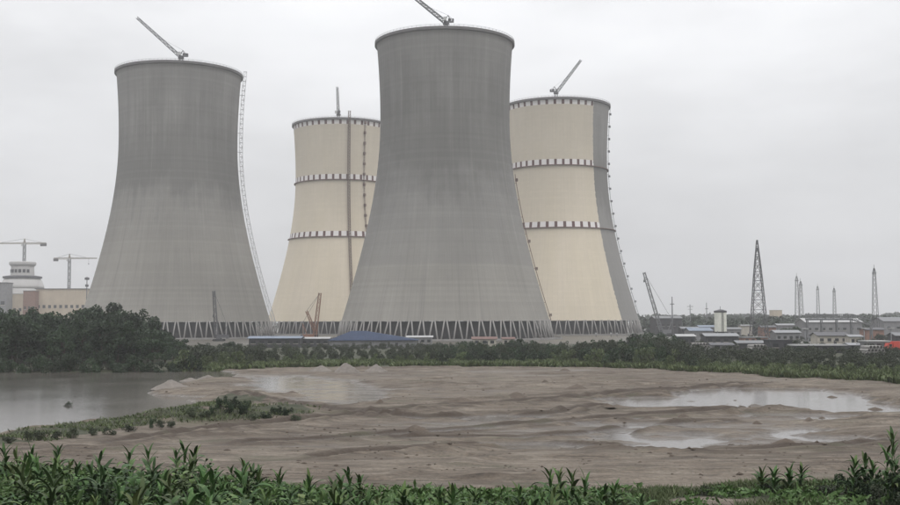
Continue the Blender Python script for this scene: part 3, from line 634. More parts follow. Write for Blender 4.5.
# ------------------------------------------------------------------ pylons, poles
def pylon(px, ytop, Y, wb, label, waist=0.45, arms=(), bar=0.35, wt=0.5, mat='steel_grey', rod=True, group='lattice masts on the horizon', ws=None):
    p = PD(px, ytop, Y); g = hz(p.x, Y); h = p.z - g; E = empty('lattice_pylon', (p.x, Y, g - 0.1), rad(random.uniform(-12, 12)), label, 'pylon', group)
    mb = MB(); n = max(8, int(h / (wb * (0.55 if ws else 0.85)))); sh_ = (ws or wt * 3) / 2
    def half(z): 
        t = z / h; return (wb / 2) * (1 - t / waist) + sh_ * (t / waist) if t < waist else sh_ + (wt / 2 - sh_) * (t - waist) / (1 - waist)
    zs = [h * (1 - (1 - i / n) ** 1.15) for i in range(n + 1)]; rings = [[Vector((sx * half(z), sy * half(z), z)) for sx, sy in ((-1, -1), (1, -1), (1, 1), (-1, 1))] for z in zs]
    legs = [MB() for _ in range(4)]
    for i in range(n):
        for k in range(4):
            legs[k].bar(rings[i][k], rings[i + 1][k], bar); k2 = (k + 1) % 4
            mb.bar(rings[i][k], rings[i + 1][k2], bar * 0.6)
            if ws: mb.bar(rings[i][k2], rings[i + 1][k], bar * 0.6)
            mb.bar(rings[i + 1][k], rings[i + 1][k2], bar * 0.6)
    for l in legs: l.build('leg', M[mat], E)
    mb.build('bracing', M[mat], E)
    for za, la in arms:
        z = h * za; a = MB()
        for s in (-1, 1):
            tip = Vector((s * la, 0, z)); w = half(z)
            for sy in (-1, 1): a.bar((s * w, sy * w, z - 0.2), tip, bar * 0.6); a.bar((s * w, sy * w, z + la * 0.28), tip, bar * 0.5)
        a.build('cross_arm', M[mat], E)
        for s in (-1, 1): MB().lathe([(0.12, z - 2.0), (0.22, z - 1.6), (0.12, z - 1.2), (0.22, z - 0.8), (0.1, z)], 8, True, (s * la, 0, 0)).build('insulator', M['glass'], E)
    if rod:
        MB().box((0, 0, h * 0.93), (max(wt * 3.2, 1.9), max(wt * 3.2, 1.9), 0.35)).build('platform', M[mat], E); MB().bar((0, 0, h * 0.93), (0, 0, h * 1.05), bar * 0.9).build('lightning_rod', M[mat], E)
    for k in range(4): MB().box((rings[0][k].x, rings[0][k].y, 0.2), (1.6, 1.6, 0.8), 0, 0.8).build('footing', M['leg'], E)
    return E
pylon(757, 240, 560, 8.4, 'tall lattice pylon with tapering spire, largest on the horizon', 0.66, (), 0.34, 0.5, 'steel_dark', False, None, 3.6)
pylon(796.5, 276, 640, 3.0, 'slim lattice mast, foremost of a close pair', 0.95, (), 0.17, 0.4, rod=True)
pylon(800.5, 281, 700, 3.2, 'slim lattice mast partly hidden behind its taller twin', 0.95, (), 0.17, 0.4, rod=True)
pylon(817.5, 286, 760, 2.6, 'small pale lattice mast next to the close pair, above the pipe bridge', 0.95, (), 0.17, 0.4, 'steel_grey')
pylon(834, 288, 780, 2.6, 'small pale lattice mast over the middle of the pipe bridge', 0.95, (), 0.17, 0.4, 'steel_grey')
pylon(874, 268, 600, 3.4, 'tall lone lattice mast with needle tip beyond the pipe bridge', 0.95, (), 0.18, 0.4, 'steel_dark')
mast_thing('lattice_pole', 672, 297, 620, 'plain grey pole beside the leaning crawler crane', 0.7, 'rod')
mast_thing('lattice_pole', 690, 304.5, 800, 'faint short pole with cross arms far beyond the shrubs', 0.7, 'arm', 'steel_galv')
mast_thing('lattice_pole', 706.5, 303, 760, 'thin pole standing close to the white silo', 0.6, 'rod')
for px, yt, Y, lb in ((805, 329, 380, 'short lamp post with flat white head, nearest the truss bridge foot'), (864, 328.5, 400, 'short lamp post with flat white head beside the red lorry'), (891, 328.5, 410, 'short lamp post with flat white head behind the red lorry')):
    E = mast_thing('lamp_post', px, yt, Y, lb, 0.35, None, 'steel_galv', 'lamp post'); p = PD(px, yt, Y); h = p.z - E.location.z
    MB().box((0, -0.2, h + 0.1), (2.0, 1.4, 0.35)).build('lamp_head', M['white_roof'], E); MB().bar((-0.9, 0, h - 0.3), (0.9, 0, h - 0.3), 0.14).build('bracket', M['steel_galv'], E)
    E['group'] = 'lamp posts by the works road'

# pipe bridge
a = PD(806, 314.5, 520); b = PD(852, 314.0, 520); c = PD(872, 320, 520)
E = empty('pipe_bridge', (a.x, 520, 0), 0, 'grey steel truss bridge on trestles carrying pipes', 'bridge'); L = b.x - a.x; L2 = c.x - a.x; z1 = a.z
mb = MB()
for s in (-1, 1):
    for zz in (z1, z1 - 2.6):
        mb.bar((0, s, zz), (L, s, zz), 0.35); mb.bar((L, s, zz), (L2, s, zz - (b.z - c.z)), 0.35)
    for i in range(13):
        x0, x1 = L * i / 12, L * (i + 1) / 12
        mb.bar((x0, s, z1), (x0, s, z1 - 2.6), 0.24)
        if i < 12: mb.bar((x0, s, z1 - 2.6 * (i % 2)), (x1, s, z1 - 2.6 * ((i + 1) % 2)), 0.22)
    for i in range(4):
        f0, f1 = i / 4, (i + 1) / 4; dz = b.z - c.z
        mb.bar((L + (L2 - L) * f0, s, z1 - dz * f0 - 2.6 * (i % 2)), (L + (L2 - L) * f1, s, z1 - dz * f1 - 2.6 * ((i + 1) % 2)), 0.22)
mb.build('truss', M['steel_grey'], E)
for k in range(2): MB().bar((0, -0.4 + 0.8 * k, z1 - 2.2), (L, -0.4 + 0.8 * k, z1 - 2.2), 0.6, 10).build('pipe', M['steel_galv'], E)
for x in (0.5, L * 0.33, L * 0.66, L - 0.5, L2 - 0.5):
    top = z1 - 2.6 - (b.z - c.z) * max(0, (x - L) / (L2 - L)); t_ = MB()
    for s in (-1, 1): t_.bar((x, s * 1.6, 0), (x, s, top), 0.4)
    t_.bar((x, -1.6, 0.3), (x, 1, top), 0.22); t_.bar((x, 1.6, 0.3), (x, -1, top), 0.22); t_.build('trestle', M['steel_grey'], E)

# white silo tower at x=720
p = PD(720.3, 312.5, 470); E = empty('silo', (p.x, 470, 0), 0, 'white round silo with ribbed bands and dark cap', 'silo'); h = p.z; r = 2.55
g0 = h - 8.2
prof = []
for i in range(7):
    za = g0 + (h - g0) * i / 7; zb = g0 + (h - g0) * (i + 1) / 7; prof += [(r, za + 0.06), (r, zb - 0.06), (r - 0.08, zb - 0.05), (r - 0.08, zb + 0.05)]
M['silo'] = simple('white_silo_paint', (0.66, 0.66, 0.60), 0.6, 0.14, 0.6)
MB().lathe(prof, 28).build('drum', M['silo'], E, False)
MB().lathe([(r + 0.15, h), (r + 0.15, h + 0.7), (r * 0.5, h + 1.1), (0.3, h + 1.3)], 28).build('cap', M['steel_dark'], E)
MB().lathe([(0.5, g0 - 2.2), (r - 0.05, g0 + 0.02)], 24).build('hopper', M['steel_grey'], E)
for sx, sy in ((-1, -1), (1, -1), (1, 1), (-1, 1)): MB().bar((sx * 1.9, sy * 1.9, 0), (sx * 1.7, sy * 1.7, g0 + 0.4), 0.35).build('leg', M['steel_grey'], E)
lm = MB()
for s in (-0.3, 0.3): lm.bar((0.3 + s, -r - 0.25, 1.0), (0.3 + s, -r - 0.25, h + 1.2), 0.12)
for i in range(24): lm.bar((0.0, -r - 0.25, 1.2 + i * (h - 1) / 24), (0.6, -r - 0.25, 1.2 + i * (h - 1) / 24), 0.08)
lm.bar((0.3, -r - 0.25, h - 0.5), (0.3, -r + 0.2, h - 0.5), 0.1); lm.build('ladder', M['steel_dark'], E)
MB().bar((0, 0, h + 1.2), (0, 0, h + 2.6), 0.15).build('vent_pipe', M['steel_dark'], E)

# ------------------------------------------------------------------ low buildings round the works
GB = 'low works buildings'
block('shed', 'large shed with dark blue hipped roof in front of the grey tower legs', 330, 416, 340.4, 420, 14, M['grey_wall'], roof='hip', roof_mat=M['blue_roof'], rise=3.5, over=0.8, windows=0, doors=2, group=GB)
block('shed', 'long shed with pale blue roof left of the dark blue hipped shed', 249, 300, 338.6, 440, 9, M['dark_wall'], roof='gable', roof_mat=M['pale_blue_roof'], rise=0.7, over=0.7, windows=6, doors=2, group=GB)
block('shed', 'narrow low shed with white roof touching the dark blue shed on one end', 301, 329, 338.9, 450, 8, M['dark_wall'], roof='gable', roof_mat=M['white_roof'], rise=0.5, over=0.5, windows=4, doors=1, group=GB)
block('shed', 'low shed with bright white roof against the tower legs, right of the dark blue shed', 407, 432, 337.6, 452, 8, M['grey_wall'], roof='gable', roof_mat=M['white_roof'], rise=0.55, over=0.5, windows=4, doors=1, group=GB)
block('hut', 'small hut with dull red roof under the tower legs', 473, 496, 339.3, 450, 7, M['plaster'], roof='gable', roof_mat=M['red_roof'], rise=0.8, windows=3, doors=1, group=GB)
block('hut', 'smaller hut with dull red roof half hidden by shrubs', 503, 514, 339.2, 455, 6, M['plaster'], roof='gable', roof_mat=M['red_roof'], rise=0.6, windows=2, doors=1, group=GB)
block('shed', 'low shed with white roof between shrubs and the silo', 678, 695, 336.6, 420, 8, M['dark_wall'], roof='gable', roof_mat=M['white_roof'], rise=0.7, over=0.5, windows=3, doors=1, group=GB)
block('shed', 'open dark shed with grey roof at the foot of the silo', 706, 738, 336.5, 430, 9, M['dark_wall'], roof='gable', roof_mat=M['steel_galv'], rise=1.0, over=0.6, windows=4, doors=1, group=GB)
block('shed', 'wide shed with pale blue roof behind the silo', 700, 716, 327.3, 640, 12, M['grey_wall'], roof='gable', roof_mat=M['pale_blue_roof'], rise=1.0, windows=4, group=GB)
block('shed', 'grey-blue shed with low pitched roof beyond the shrubs left of the silo', 690, 712, 331.0, 560, 14, M['grey_wall'], roof='gable', roof_mat=M['pale_blue_roof'], rise=1.4, windows=3, group=GB)
block('house', 'small cream house standing above the far tree line', 773, 782, 310.5, 1050, 12, M['cream_wall'], roof='flat', roof_mat=M['plaster'], over=0.3, windows=3, doors=1, win_h=1.4, group=GB)
block('shed', 'dark block-shaped shed behind green weeds', 770, 792, 341, 340, 7, M['dark_wall'], roof='flat', roof_mat=M['dark_wall'], over=0.25, windows=2, doors=1, group=GB)
block('shed', 'very long low shed with flat white roof edge', 795, 846, 346, 330, 6, M['dark_wall'], roof='flat', roof_mat=M['white_roof'], over=0.4, windows=6, doors=2, group=GB)
block('warehouse', 'long grey warehouse with pale curved top under the pipe bridge', 806, 862, 322.5, 600, 18, M['grey_wall'], roof='gable', roof_mat=M['white_roof'], rise=2.2, windows=8, group=GB)
block('shed', 'grey shed with white roof line beside the red lorry', 868, 889, 342, 350, 7, M['grey_wall'], roof='flat', roof_mat=M['white_roof'], over=0.5, windows=3, doors=1, group=GB)
block('hut', 'plain grey brick hut on the works road, under the tall pylon', 744, 768, 338, 470, 8, M['brick'], roof='flat', roof_mat=M['grey_wall'], over=0.3, windows=4, doors=1, group=GB)
block('shed', 'grey shed beyond the dark block-shaped shed', 776, 800, 333, 470, 9, M['grey_wall'], roof='gable', roof_mat=M['steel_galv'], rise=1.0, windows=4, doors=1, group=GB)
block('shed', 'dull brick shed behind the very long low shed', 818, 848, 336, 440, 9, M['plaster'], roof='gable', roof_mat=M['steel_dark'], rise=1.2, windows=4, doors=1, group=GB)
block('hut', 'pale plaster hut between the spaced lamp posts', 850, 862, 337, 430, 6, M['plaster'], roof='gable', roof_mat=M['steel_galv'], rise=0.7, windows=2, doors=1, group=GB)
block('warehouse', 'broad grey warehouse on the skyline past the lone mast', 884, 960, 321.5, 640, 20, M['grey_wall'], roof='gable', roof_mat=M['steel_grey'], rise=2.4, windows=8, group=GB)
block('warehouse', 'dark warehouse on the skyline past the half painted tower', 655, 682, 318.5, 760, 20, M['dark_wall'], roof='gable', roof_mat=M['steel_grey'], rise=1.6, windows=5, group=GB)

for i, (x0, x1, y0, Y, dp, wm, rm, rise, lb) in enumerate((
        (682, 699, 329, 600, 10, 'dark_wall', 'steel_grey', 1.0, 'dark shed with grey roof beside the plain grey pole'),
        (724, 741, 329.5, 610, 9, 'grey_wall', 'steel_grey', 1.0, 'grey shed hidden partly by the white silo'),
        (742, 752, 326, 660, 9, 'plaster', 'grey_wall', 0.6, 'narrow plaster house at the left foot of the tall pylon'),
        (762, 776, 327.5, 640, 9, 'brick', 'steel_dark', 0.9, 'brick house at the right foot of the tall pylon'),
        (778, 795, 325.5, 660, 9, 'grey_wall', 'steel_galv', 0.9, 'grey shed at the foot of the paired lattice masts'),
        (738, 764, 343.5, 380, 7, 'dark_wall', 'steel_grey', 0.8, 'low dark shed with grey roof behind the weeds below the tall pylon'),
        (712, 733, 345.5, 370, 6, 'grey_wall', 'steel_dark', 0.7, 'low grey shed with dark roof in front of the open silo shed'),
        (850, 868, 345.5, 360, 6, 'dark_wall', 'steel_galv', 0.6, 'low dark shed touching the very long white edged shed'),
        (866, 884, 330, 560, 9, 'brick', 'steel_dark', 1.0, 'brick shed at the foot of the lone needle mast'),
        (896, 930, 336, 450, 9, 'dark_wall', 'steel_grey', 1.2, 'dark shed behind the red lorry'))):
    block('shed', lb, x0, x1, y0, Y, dp, M[wm], roof='gable', roof_mat=M[rm], rise=rise, windows=(2, 3, 0)[i % 3], doors=1, group=GB)
for px, y0, Y, lb in ((757, 351, 330, 'stack of pale concrete pipes behind the weeds below the tall pylon'), (872, 352, 310, 'stack of pale concrete pipes in front of the shed beside the red lorry'), (700, 345, 360, 'stack of pale concrete pipes between shrub belt and silo shed')):
    p = PD(px, y0, Y); E = empty('pipe_stack', (p.x, Y, hz(p.x, Y)), 0.1, lb, 'pipes', 'pipe stacks on the works ground')
    for r_, n_ in enumerate((6, 5, 4)):
        for i in range(n_):
            q = MB(); vs = []; xx = (i - (n_ - 1) / 2) * 1.02; zz = 0.5 + r_ * 0.88
            for rr_ in (0.5, 0.4):
                for yy in (-2.5, 2.5):
                    for k_ in range(14): vs.append((xx + rr_ * math.cos(2 * PI * k_ / 14), yy, zz + rr_ * math.sin(2 * PI * k_ / 14)))
            j = lambda a_, k_: a_ * 14 + k_ % 14
            q.add(vs, [(j(0, k_), j(0, k_ + 1), j(1, k_ + 1), j(1, k_)) for k_ in range(14)] + [(j(2, k_), j(3, k_), j(3, k_ + 1), j(2, k_ + 1)) for k_ in range(14)] + [(j(0, k_), j(2, k_), j(2, k_ + 1), j(0, k_ + 1)) for k_ in range(14)] + [(j(1, k_), j(1, k_ + 1), j(3, k_ + 1), j(3, k_)) for k_ in range(14)])
            q.build('pipe', M['leg'], E)

# red lorry at the right edge
p = PD(899, 349, 340); E = empty('lorry', (p.x, 340, hz(p.x, 340)), 0, 'bright red box lorry parked near the flat white lamp posts', 'lorry')
MB().box((0.6, 0, 2.05), (5.4, 2.4, 2.5)).build('cargo_box', M['red'], E)
MB().box((0.3, 0, 0.7), (7.2, 1.0, 0.25)).build('chassis', M['steel_dark'], E)
cb = MB(); cb.add([(-4.1, -1.15, 0.6), (-2.25, -1.15, 0.6), (-2.25, 1.15, 0.6), (-4.1, 1.15, 0.6), (-3.75, -1.1, 2.75), (-2.25, -1.1, 2.75), (-2.25, 1.1, 2.75), (-3.75, 1.1, 2.75), (-4.1, -1.15, 1.7), (-4.1, 1.15, 1.7)],
                  [(3, 2, 1, 0), (4, 5, 6, 7), (0, 1, 5, 4, 8), (1, 2, 6, 5), (2, 3, 9, 7, 6), (3, 0, 8, 9), (8, 4, 7, 9)]); cab = cb.build('cab', M['red'], E)
MB().box((-3.0, -1.13, 2.1), (0.9, 0.08, 0.7)).build('side_window', M['glass'], cab)
for x in (-3.2, 1.6, 2.8):
    for s in (-1, 1):
        w = MB(); vs = []
        for yy in (-0.16, 0.16):
            for k in range(18): vs.append((x + 0.5 * math.cos(2 * PI * k / 18), s * 1.05 + yy, 0.5 + 0.5 * math.sin(2 * PI * k / 18)))
        w.add(vs, [tuple(range(18)), tuple(range(18, 36))[::-1]] + [(k, 18 + k, 18 + (k + 1) % 18, (k + 1) % 18) for k in range(18)]); w.build('wheel', M['rubber'], E)

# white-tipped barrier posts along the foot of the half painted tower
for px in (596, 611, 617, 628.5, 633, 641, 646.5):
    p = PD(px, 333.5, 700); E = empty('barrier_post', (p.x, 700, 0), 0, 'dark barrier post with white head at the foot of the half painted tower', 'post', 'barrier posts at the tower foot')
    MB().bar((0, 0, 0), (0, 0, p.z - 0.5), 0.35, 8).build('post', M['steel_dark'], E); MB().box((0, 0, p.z), (1.3, 0.8, 1.0), 0, 0.9).build('head', M['white_roof'], E)

# ------------------------------------------------------------------ heaps and mounds
def mound_mesh(name, seed, mat, sharp=1.0, n=40):
    xs = np.linspace(-1.25, 1.25, n); X, Y = np.meshgrid(xs, xs); r = np.hypot(X, Y * 1.1) * (1 + (fbm(X * 1.5 + 9, Y * 1.5 + 5, seed) - 0.5) * 0.5)
    Z = np.clip(1 - r ** sharp, -0.3, None) + (fbm(X * 5 + 20, Y * 5 + 20, seed + 5) - 0.5) * 0.22 * (r < 1.1) + (fbm(X * 14, Y * 14, seed + 9, 2) - 0.5) * 0.10
    idx = np.arange(n * n).reshape(n, n); Q = np.stack([idx[:-1, :-1], idx[:-1, 1:], idx[1:, 1:], idx[1:, :-1]], -1).reshape(-1, 4)
    return np_mesh(name, np.stack([X, Y, Z], -1).reshape(-1, 3), Q, mat, True)
mud_m = simple('damp_mud', (0.092, 0.073, 0.058), 0.9, 0.3, 0.9)
GM = [mound_mesh('gravel_heap', 200 + i, M['gravel'], 0.9) for i in range(3)]
MM = [mound_mesh('mud_mound', 300 + i, mud_m, 1.25) for i in range(4)]
for i, (px, py, hw, hp, lb) in enumerate(((321, 372.5, 12, 6, 'low pale gravel heap, end one of a row of three'), (346, 372.5, 14, 9, 'pale gravel heap, middle one of a row of three'), (376, 372, 13, 8, 'pale gravel heap at the broad mud end of a row of three'),
                                   (171, 388, 17, 8, 'pointed pale gravel heap at the water edge'), (190, 380, 13, 5, 'low pale gravel heap behind the pointed one'), (208, 378.5, 14, 6, 'broad pale gravel heap close to the weedy bank'))):
    g = G(px, py, 0.2); g.z = max(hz(g.x, g.y), -0.15); s = g.y / F
    tag(link('gravel_heap', GM[i % 3], None, None, (g.x, g.y, g.z - 0.1), (0, 0, i * 1.3), (hw * s, hw * s, hp * s * 1.05)), lb, 'gravel heap', 'gravel heaps on the mud')
for i, (px, py, hw, hp) in enumerate(((460, 404, 20, 6), (517, 399, 14, 5), (577, 390.5, 18, 6), (415, 431, 11, 4.5), (757, 424, 6, 4), (809, 422.5, 8, 4), (822, 416.5, 6, 3), (786, 445, 16, 7), (683, 417.5, 8, 4), (607, 411, 7, 3), (875, 408, 12, 4), (292, 395, 14, 5), (735, 399, 5, 2), (565, 371, 8, 3), (380, 406, 6, 4), (545, 384, 5, 4), (832, 396, 9, 3))):
    g = G(px, py, 0.2); s = g.y / F; g.z = max(hz(g.x, g.y), -0.1)
    tag(link('mud_mound', MM[i % 4], None, None, (g.x, g.y, g.z - 0.08), (0, 0, i * 2.1), (hw * s, hw * s * 0.8, hp * s)), 'dark lump of damp mud standing on the mud flat', 'mud mound', 'mud lumps scattered on the flat')

rng = np.random.default_rng(55); n = 4500; px = rng.uniform(-20, 940, n); Y = 66 + 150 * rng.uniform(0, 1, n) ** 1.4; X = (px - 450) / F * Y
ok = (fbm(X / 9, Y / 4, 155) > 0.50) & (Y < belt_edge(X) - 1); X, Y = X[ok], Y[ok]; z = height(X, Y); ok = z > 0.12; X, Y, z = X[ok], Y[ok], z[ok]; n = len(X)
O = np.array([(1, 0, 0), (-1, 0, 0), (0, 1, 0), (0, -1, 0), (0, 0, 1), (0, 0, -0.6)], float); sc = (0.03 + 0.13 * rng.uniform(0, 1, n) ** 4)[:, None, None] * rng.uniform(0.6, 1.5, (n, 6, 1)) * np.array((1.5, 1.2, 0.8))
V = O[None] * sc + np.stack([X, Y, z], 1)[:, None]; FF = np.array([(0, 2, 4), (2, 1, 4), (1, 3, 4), (3, 0, 4), (2, 0, 5), (1, 2, 5), (3, 1, 5), (0, 3, 5)])
tag(link('mud_clods', np_mesh('mud_clods', V.reshape(-1, 3), (FF[None] + np.arange(n)[:, None, None] * 6).reshape(-1, 3), mud_m)), 'small clods of mud strewn over the flat', 'mud clods', None, 'stuff')
# ------------------------------------------------------------------ vegetation
def cards(P, Nrm, size, aspect=0.55, rng=RNG):
    """small leaf-shaped quads at points P"""
    n = len(P); d = rng.normal(size=(n, 3)); d /= np.linalg.norm(d, axis=1)[:, None]; d = d * 0.8 + Nrm * 0.5; d /= np.linalg.norm(d, axis=1)[:, None]
    r = rng.normal(size=(n, 3)); u = np.cross(d, r); u /= np.linalg.norm(u, axis=1)[:, None]; v = np.cross(d, u)
    s = (size * rng.uniform(0.6, 1.4, n))[:, None]
    V = np.stack([P - u * s, P - v * s * aspect, P + u * s, P + v * s * aspect], 1).reshape(-1, 3)
    return V, np.arange(n * 4).reshape(n, 4)
def crown_cloud(blobs, n, size, rng):
    w = np.array([b[3] * b[4] for b in blobs]); pick = rng.choice(len(blobs), n, p=w / w.sum()); B = np.array(blobs)[pick]
    d = rng.normal(size=(n, 3)); d /= np.linalg.norm(d, axis=1)[:, None]; rr = rng.uniform(0.45, 1.05, n) ** 0.6
    P = B[:, :3] + d * rr[:, None] * np.stack([B[:, 3], B[:, 3], B[:, 4]], 1)
    return cards(P, d, size, 0.6, rng)
def make_tree(seed, spread=0.42, bushy=False):
    """unit-high tree: trunk with limbs, crown of leaf clumps"""
    rng = np.random.default_rng(seed); mb = MB(); blobs = []
    tops = Vector((rng.uniform(-.05, .05), rng.uniform(-.05, .05), 0.55)); mb.bar((0, 0, -0.02), tops, 0.055, 7, 0.028)
    for k in range(9):
        a = rng.uniform(0, 2 * PI); l = rng.uniform(0.12, spread); s = Vector((0, 0, 0)).lerp(tops, rng.uniform(0.35, 1.0)); e = s + Vector((math.cos(a) * l, math.sin(a) * l, rng.uniform(0.08, 0.33)))
        mb.bar(s, e, 0.022, 5, 0.008); blobs.append((e.x, e.y, e.z, rng.uniform(0.10, 0.19), rng.uniform(0.08, 0.15)))
    for k in range(16):
        a = rng.uniform(0, 2 * PI); z = rng.uniform(0.16, 0.92); l = spread * math.sqrt(max(0.05, 1 - ((z - 0.45) / 0.52) ** 2)) * rng.uniform(0.3, 0.95)
        blobs.append((math.cos(a) * l, math.sin(a) * l, z, rng.uniform(0.09, 0.17), rng.uniform(0.07, 0.13)))
    V, Q = crown_cloud(blobs, 2600, 0.028, rng)
    return mb.mesh('trunk', M['bark']), np_mesh('crown', V, Q, M['tree'])
def make_shrub(seed, mat, n=900, size=0.05):
    rng = np.random.default_rng(seed); mb = MB(); blobs = []
    for k in range(8):
        a = rng.uniform(0, 2 * PI); l = rng.uniform(0.1, 0.62); z = rng.uniform(0.15, 0.82) * (1 - l * 0.4); e = Vector((math.cos(a) * l, math.sin(a) * l, z))
        mb.bar((e.x * 0.15, e.y * 0.15, -0.05), e, 0.03, 4, 0.012); blobs.append((e.x, e.y, e.z, rng.uniform(0.18, 0.36), rng.uniform(0.14, 0.26)))
    V, Q = crown_cloud(blobs, n, size, rng); V[:, 2] = np.maximum(V[:, 2], -0.02)
    return mb.mesh('stem', M['bark']), np_mesh('foliage', V, Q, mat)
TREES = [make_tree(400 + i, 0.40 + 0.05 * (i % 3)) for i in range(6)]
SHR = [make_shrub(500 + i, M['shrub']) for i in range(5)]; SHD = [make_shrub(520 + i, M['tree']) for i in range(4)]; SHP = [make_shrub(540 + i, M['shrub_pale'], 700) for i in range(4)]
def plant_tree(x, y, h, label, group, i, wide=1.0):
    E = empty('tree', (x, y, hz(x, y) - 0.05), random.uniform(0, 6.28), label, 'tree', group); E.scale = (h * wide, h * wide, h)
    tm, cm = TREES[i % len(TREES)]; link('trunk', tm, None, E); link('crown', cm, None, E); return E
def tree_mass(name, items, label, cat):
    """many shrubs too small to tell apart, as one object"""
    Vs, Qs, n0 = [], [], 0
    for (x, y, h, w, me) in items:
        v = np.empty(len(me.vertices) * 3, np.float32); me.vertices.foreach_get('co', v); v = v.reshape(-1, 3); a = random.uniform(0, 6.28); c, sn = math.cos(a), math.sin(a)
        v = np.stack([x + w * (v[:, 0] * c - v[:, 1] * sn), y + w * (v[:, 0] * sn + v[:, 1] * c), hz(x, y) - 0.03 + h * v[:, 2]], 1); Vs.append(v); Qs.append(np.arange(len(v)).reshape(-1, 4) + n0); n0 += len(v)
    return tag(link(name, np_mesh(name, np.concatenate(Vs), np.concatenate(Qs), items[0][4].materials[0])), label, cat, None, 'stuff')
MASS = {'olive': [], 'dark': [], 'works': []}
def plant_shrub(x, y, h, w, label, group, i, kind=None):
    E = empty('shrub', (x, y, hz(x, y) - 0.03), random.uniform(0, 6.28), label, 'shrub', group); E.scale = (w, w, h)
    s, f = (kind or SHR)[i % len(kind or SHR)]; link('stem', s, None, E); link('foliage', f, None, E); return E
# the dark wood on the left shore
ox = (-120, 0, 30, 48, 62, 82, 95, 106, 122, 140, 155, 170, 185, 196); oy = (300, 309, 308, 303, 309, 310, 303, 301, 307, 315, 322, 330, 337, 342)
k = 0
for row, Y in enumerate((266, 275, 286, 298, 312)):
    px = -115 + row * 6
    while px < 190:
        yt = np.interp(px, ox, oy) + random.uniform(0, 9) + (4 - row) * 2.2; d = Y + random.uniform(-4, 4); top = PD(px, yt, d); h = (top.z - 0.4) * 1.04
        if h > 4.0: plant_tree(top.x, d, h, 'dark dense tree in the wood beside the lake', 'dark wood beside the lake', k, 0.9 if h > 9 else 1.15)
        k += 1; px += random.uniform(13, 21)
for px in np.arange(-110, 200, 7.5):
    Y = belt_edge(np.array([PD(px, 370, 262).x]))[0] + random.uniform(1.5, 6); p = PD(px, 360, Y); plant_shrub(p.x, Y, random.uniform(2.6, 5.0), random.uniform(2.2, 3.6), 'dark undergrowth shrub along the foot of the lakeside wood', 'undergrowth of the lakeside wood', k, SHD); k += 1
# shrub belt in front of the towers
sx = (190, 215, 240, 275, 330, 400, 425, 450, 480, 520, 545, 575, 600, 620, 650, 675, 690, 705, 730, 770, 800, 900, 1000); sy = (340, 344, 343, 346, 347, 346, 345, 343, 341, 340, 341, 340, 338, 337, 336, 338, 342, 349, 352, 354, 355, 355, 354)
LB = ('olive green shrub in the belt between mud flat and towers', 'dark green shrub in the belt between mud flat and towers', 'pale weedy shrub at the front of the shrub belt')
for row, dY in enumerate((9, 20, 34, 52, 75, 105)):
    px = 188 + row * 3
    while px < 985:
        x0 = PD(px, 365, 260).x; Y = belt_edge(np.array([x0]))[0] + dY + random.uniform(-5, 5); yt = np.interp(px, sx, sy) + random.uniform(-1.5, 3.5) + max(0, 3 - row) * 2.5; p = PD(px, yt, Y); g = hz(p.x, Y); h = (p.z - g) * 1.15
        if px < 700 and px > 430 and random.random() < 0.5: kind, lb = SHD, LB[1]
        else: kind, lb = (SHR, LB[0]) if row else (SHP, LB[2])
        if h > 0.8 and row > 2: MASS['dark' if kind is SHD else 'olive'].append((p.x, Y, min(h, 7.5), min(h, 7) * random.uniform(0.55, 0.8), kind[k % 4][1]))
        elif h > 0.8: plant_shrub(p.x, Y, min(h, 7.5), min(h, 7) * random.uniform(0.55, 0.8), lb, lb[:-4] + ' row' if False else {0: 'olive shrubs of the belt', 1: 'dark shrubs of the belt', 2: 'pale weedy shrubs of the belt'}[LB.index(lb)], k, kind)
        k += 1; px += random.uniform(11, 18) if px < 700 else random.uniform(14, 24)
tree_mass('thicket', MASS['olive'], 'olive thicket deep in the shrub belt', 'thicket'); tree_mass('thicket', MASS['dark'], 'dark thicket deep in the shrub belt', 'thicket')
# trees among the works on the right and the far tree line
for px, yt, Y, n in ((655, 331, 330, 1), (640, 333, 335, 1), (668, 334, 328, 1), (804, 341, 345, 1), (800, 346, 300, 1), (515, 338, 315, 1), (468, 340, 315, 1), (226, 341, 320, 1), (205, 342, 300, 1), (760, 337, 420, 1), (838, 333, 480, 1), (852, 342, 420, 1), (735, 333, 520, 1), (790, 326, 560, 1), (880, 333, 480, 1)):
    p = PD(px, yt, Y); g = hz(p.x, Y); plant_tree(p.x, Y, p.z - g, 'small dark tree standing clear of the shrub belt among the works sheds' if px > 700 else 'small dark tree rising out of the shrub belt', 'small trees among the works' if px > 700 else 'small trees in the shrub belt', k, 1.5); k += 1
sc_ = []
for i in range(300):
    px = random.uniform(690, 1000); Y = random.uniform(235, 330) if i % 2 else random.uniform(280, 640); Y = max(Y, belt_edge(np.array([PD(px, 340, Y).x]))[0] + 8); p = PD(px, 340, Y); h = random.uniform(1.4, 3.8); sc_.append((p.x, Y, h, h * random.uniform(0.7, 1.3), (SHD if i % 2 else SHR)[i % 4][1]))
for i in range(50):
    px = random.uniform(195, 690); Y = random.uniform(395, 425); p = PD(px, 340, Y); h = random.uniform(1.6, 3.4)
    if not 322 < px < 440: sc_.append((p.x, Y, h, h * random.uniform(0.7, 1.2), SHD[i % 4][1]))
for i in range(26):
    px = 322 + i * 4.6; Y = random.uniform(396, 412); p = PD(px, 340, Y); h = random.uniform(1.9, 3.1); sc_.append((p.x, Y, h, h * random.uniform(0.7, 1.1), (SHD if i % 3 else SHR)[i % 4][1]))
tree_mass('scrub', sc_, 'scruffy scrub on the rough ground among the works sheds', 'scrub')
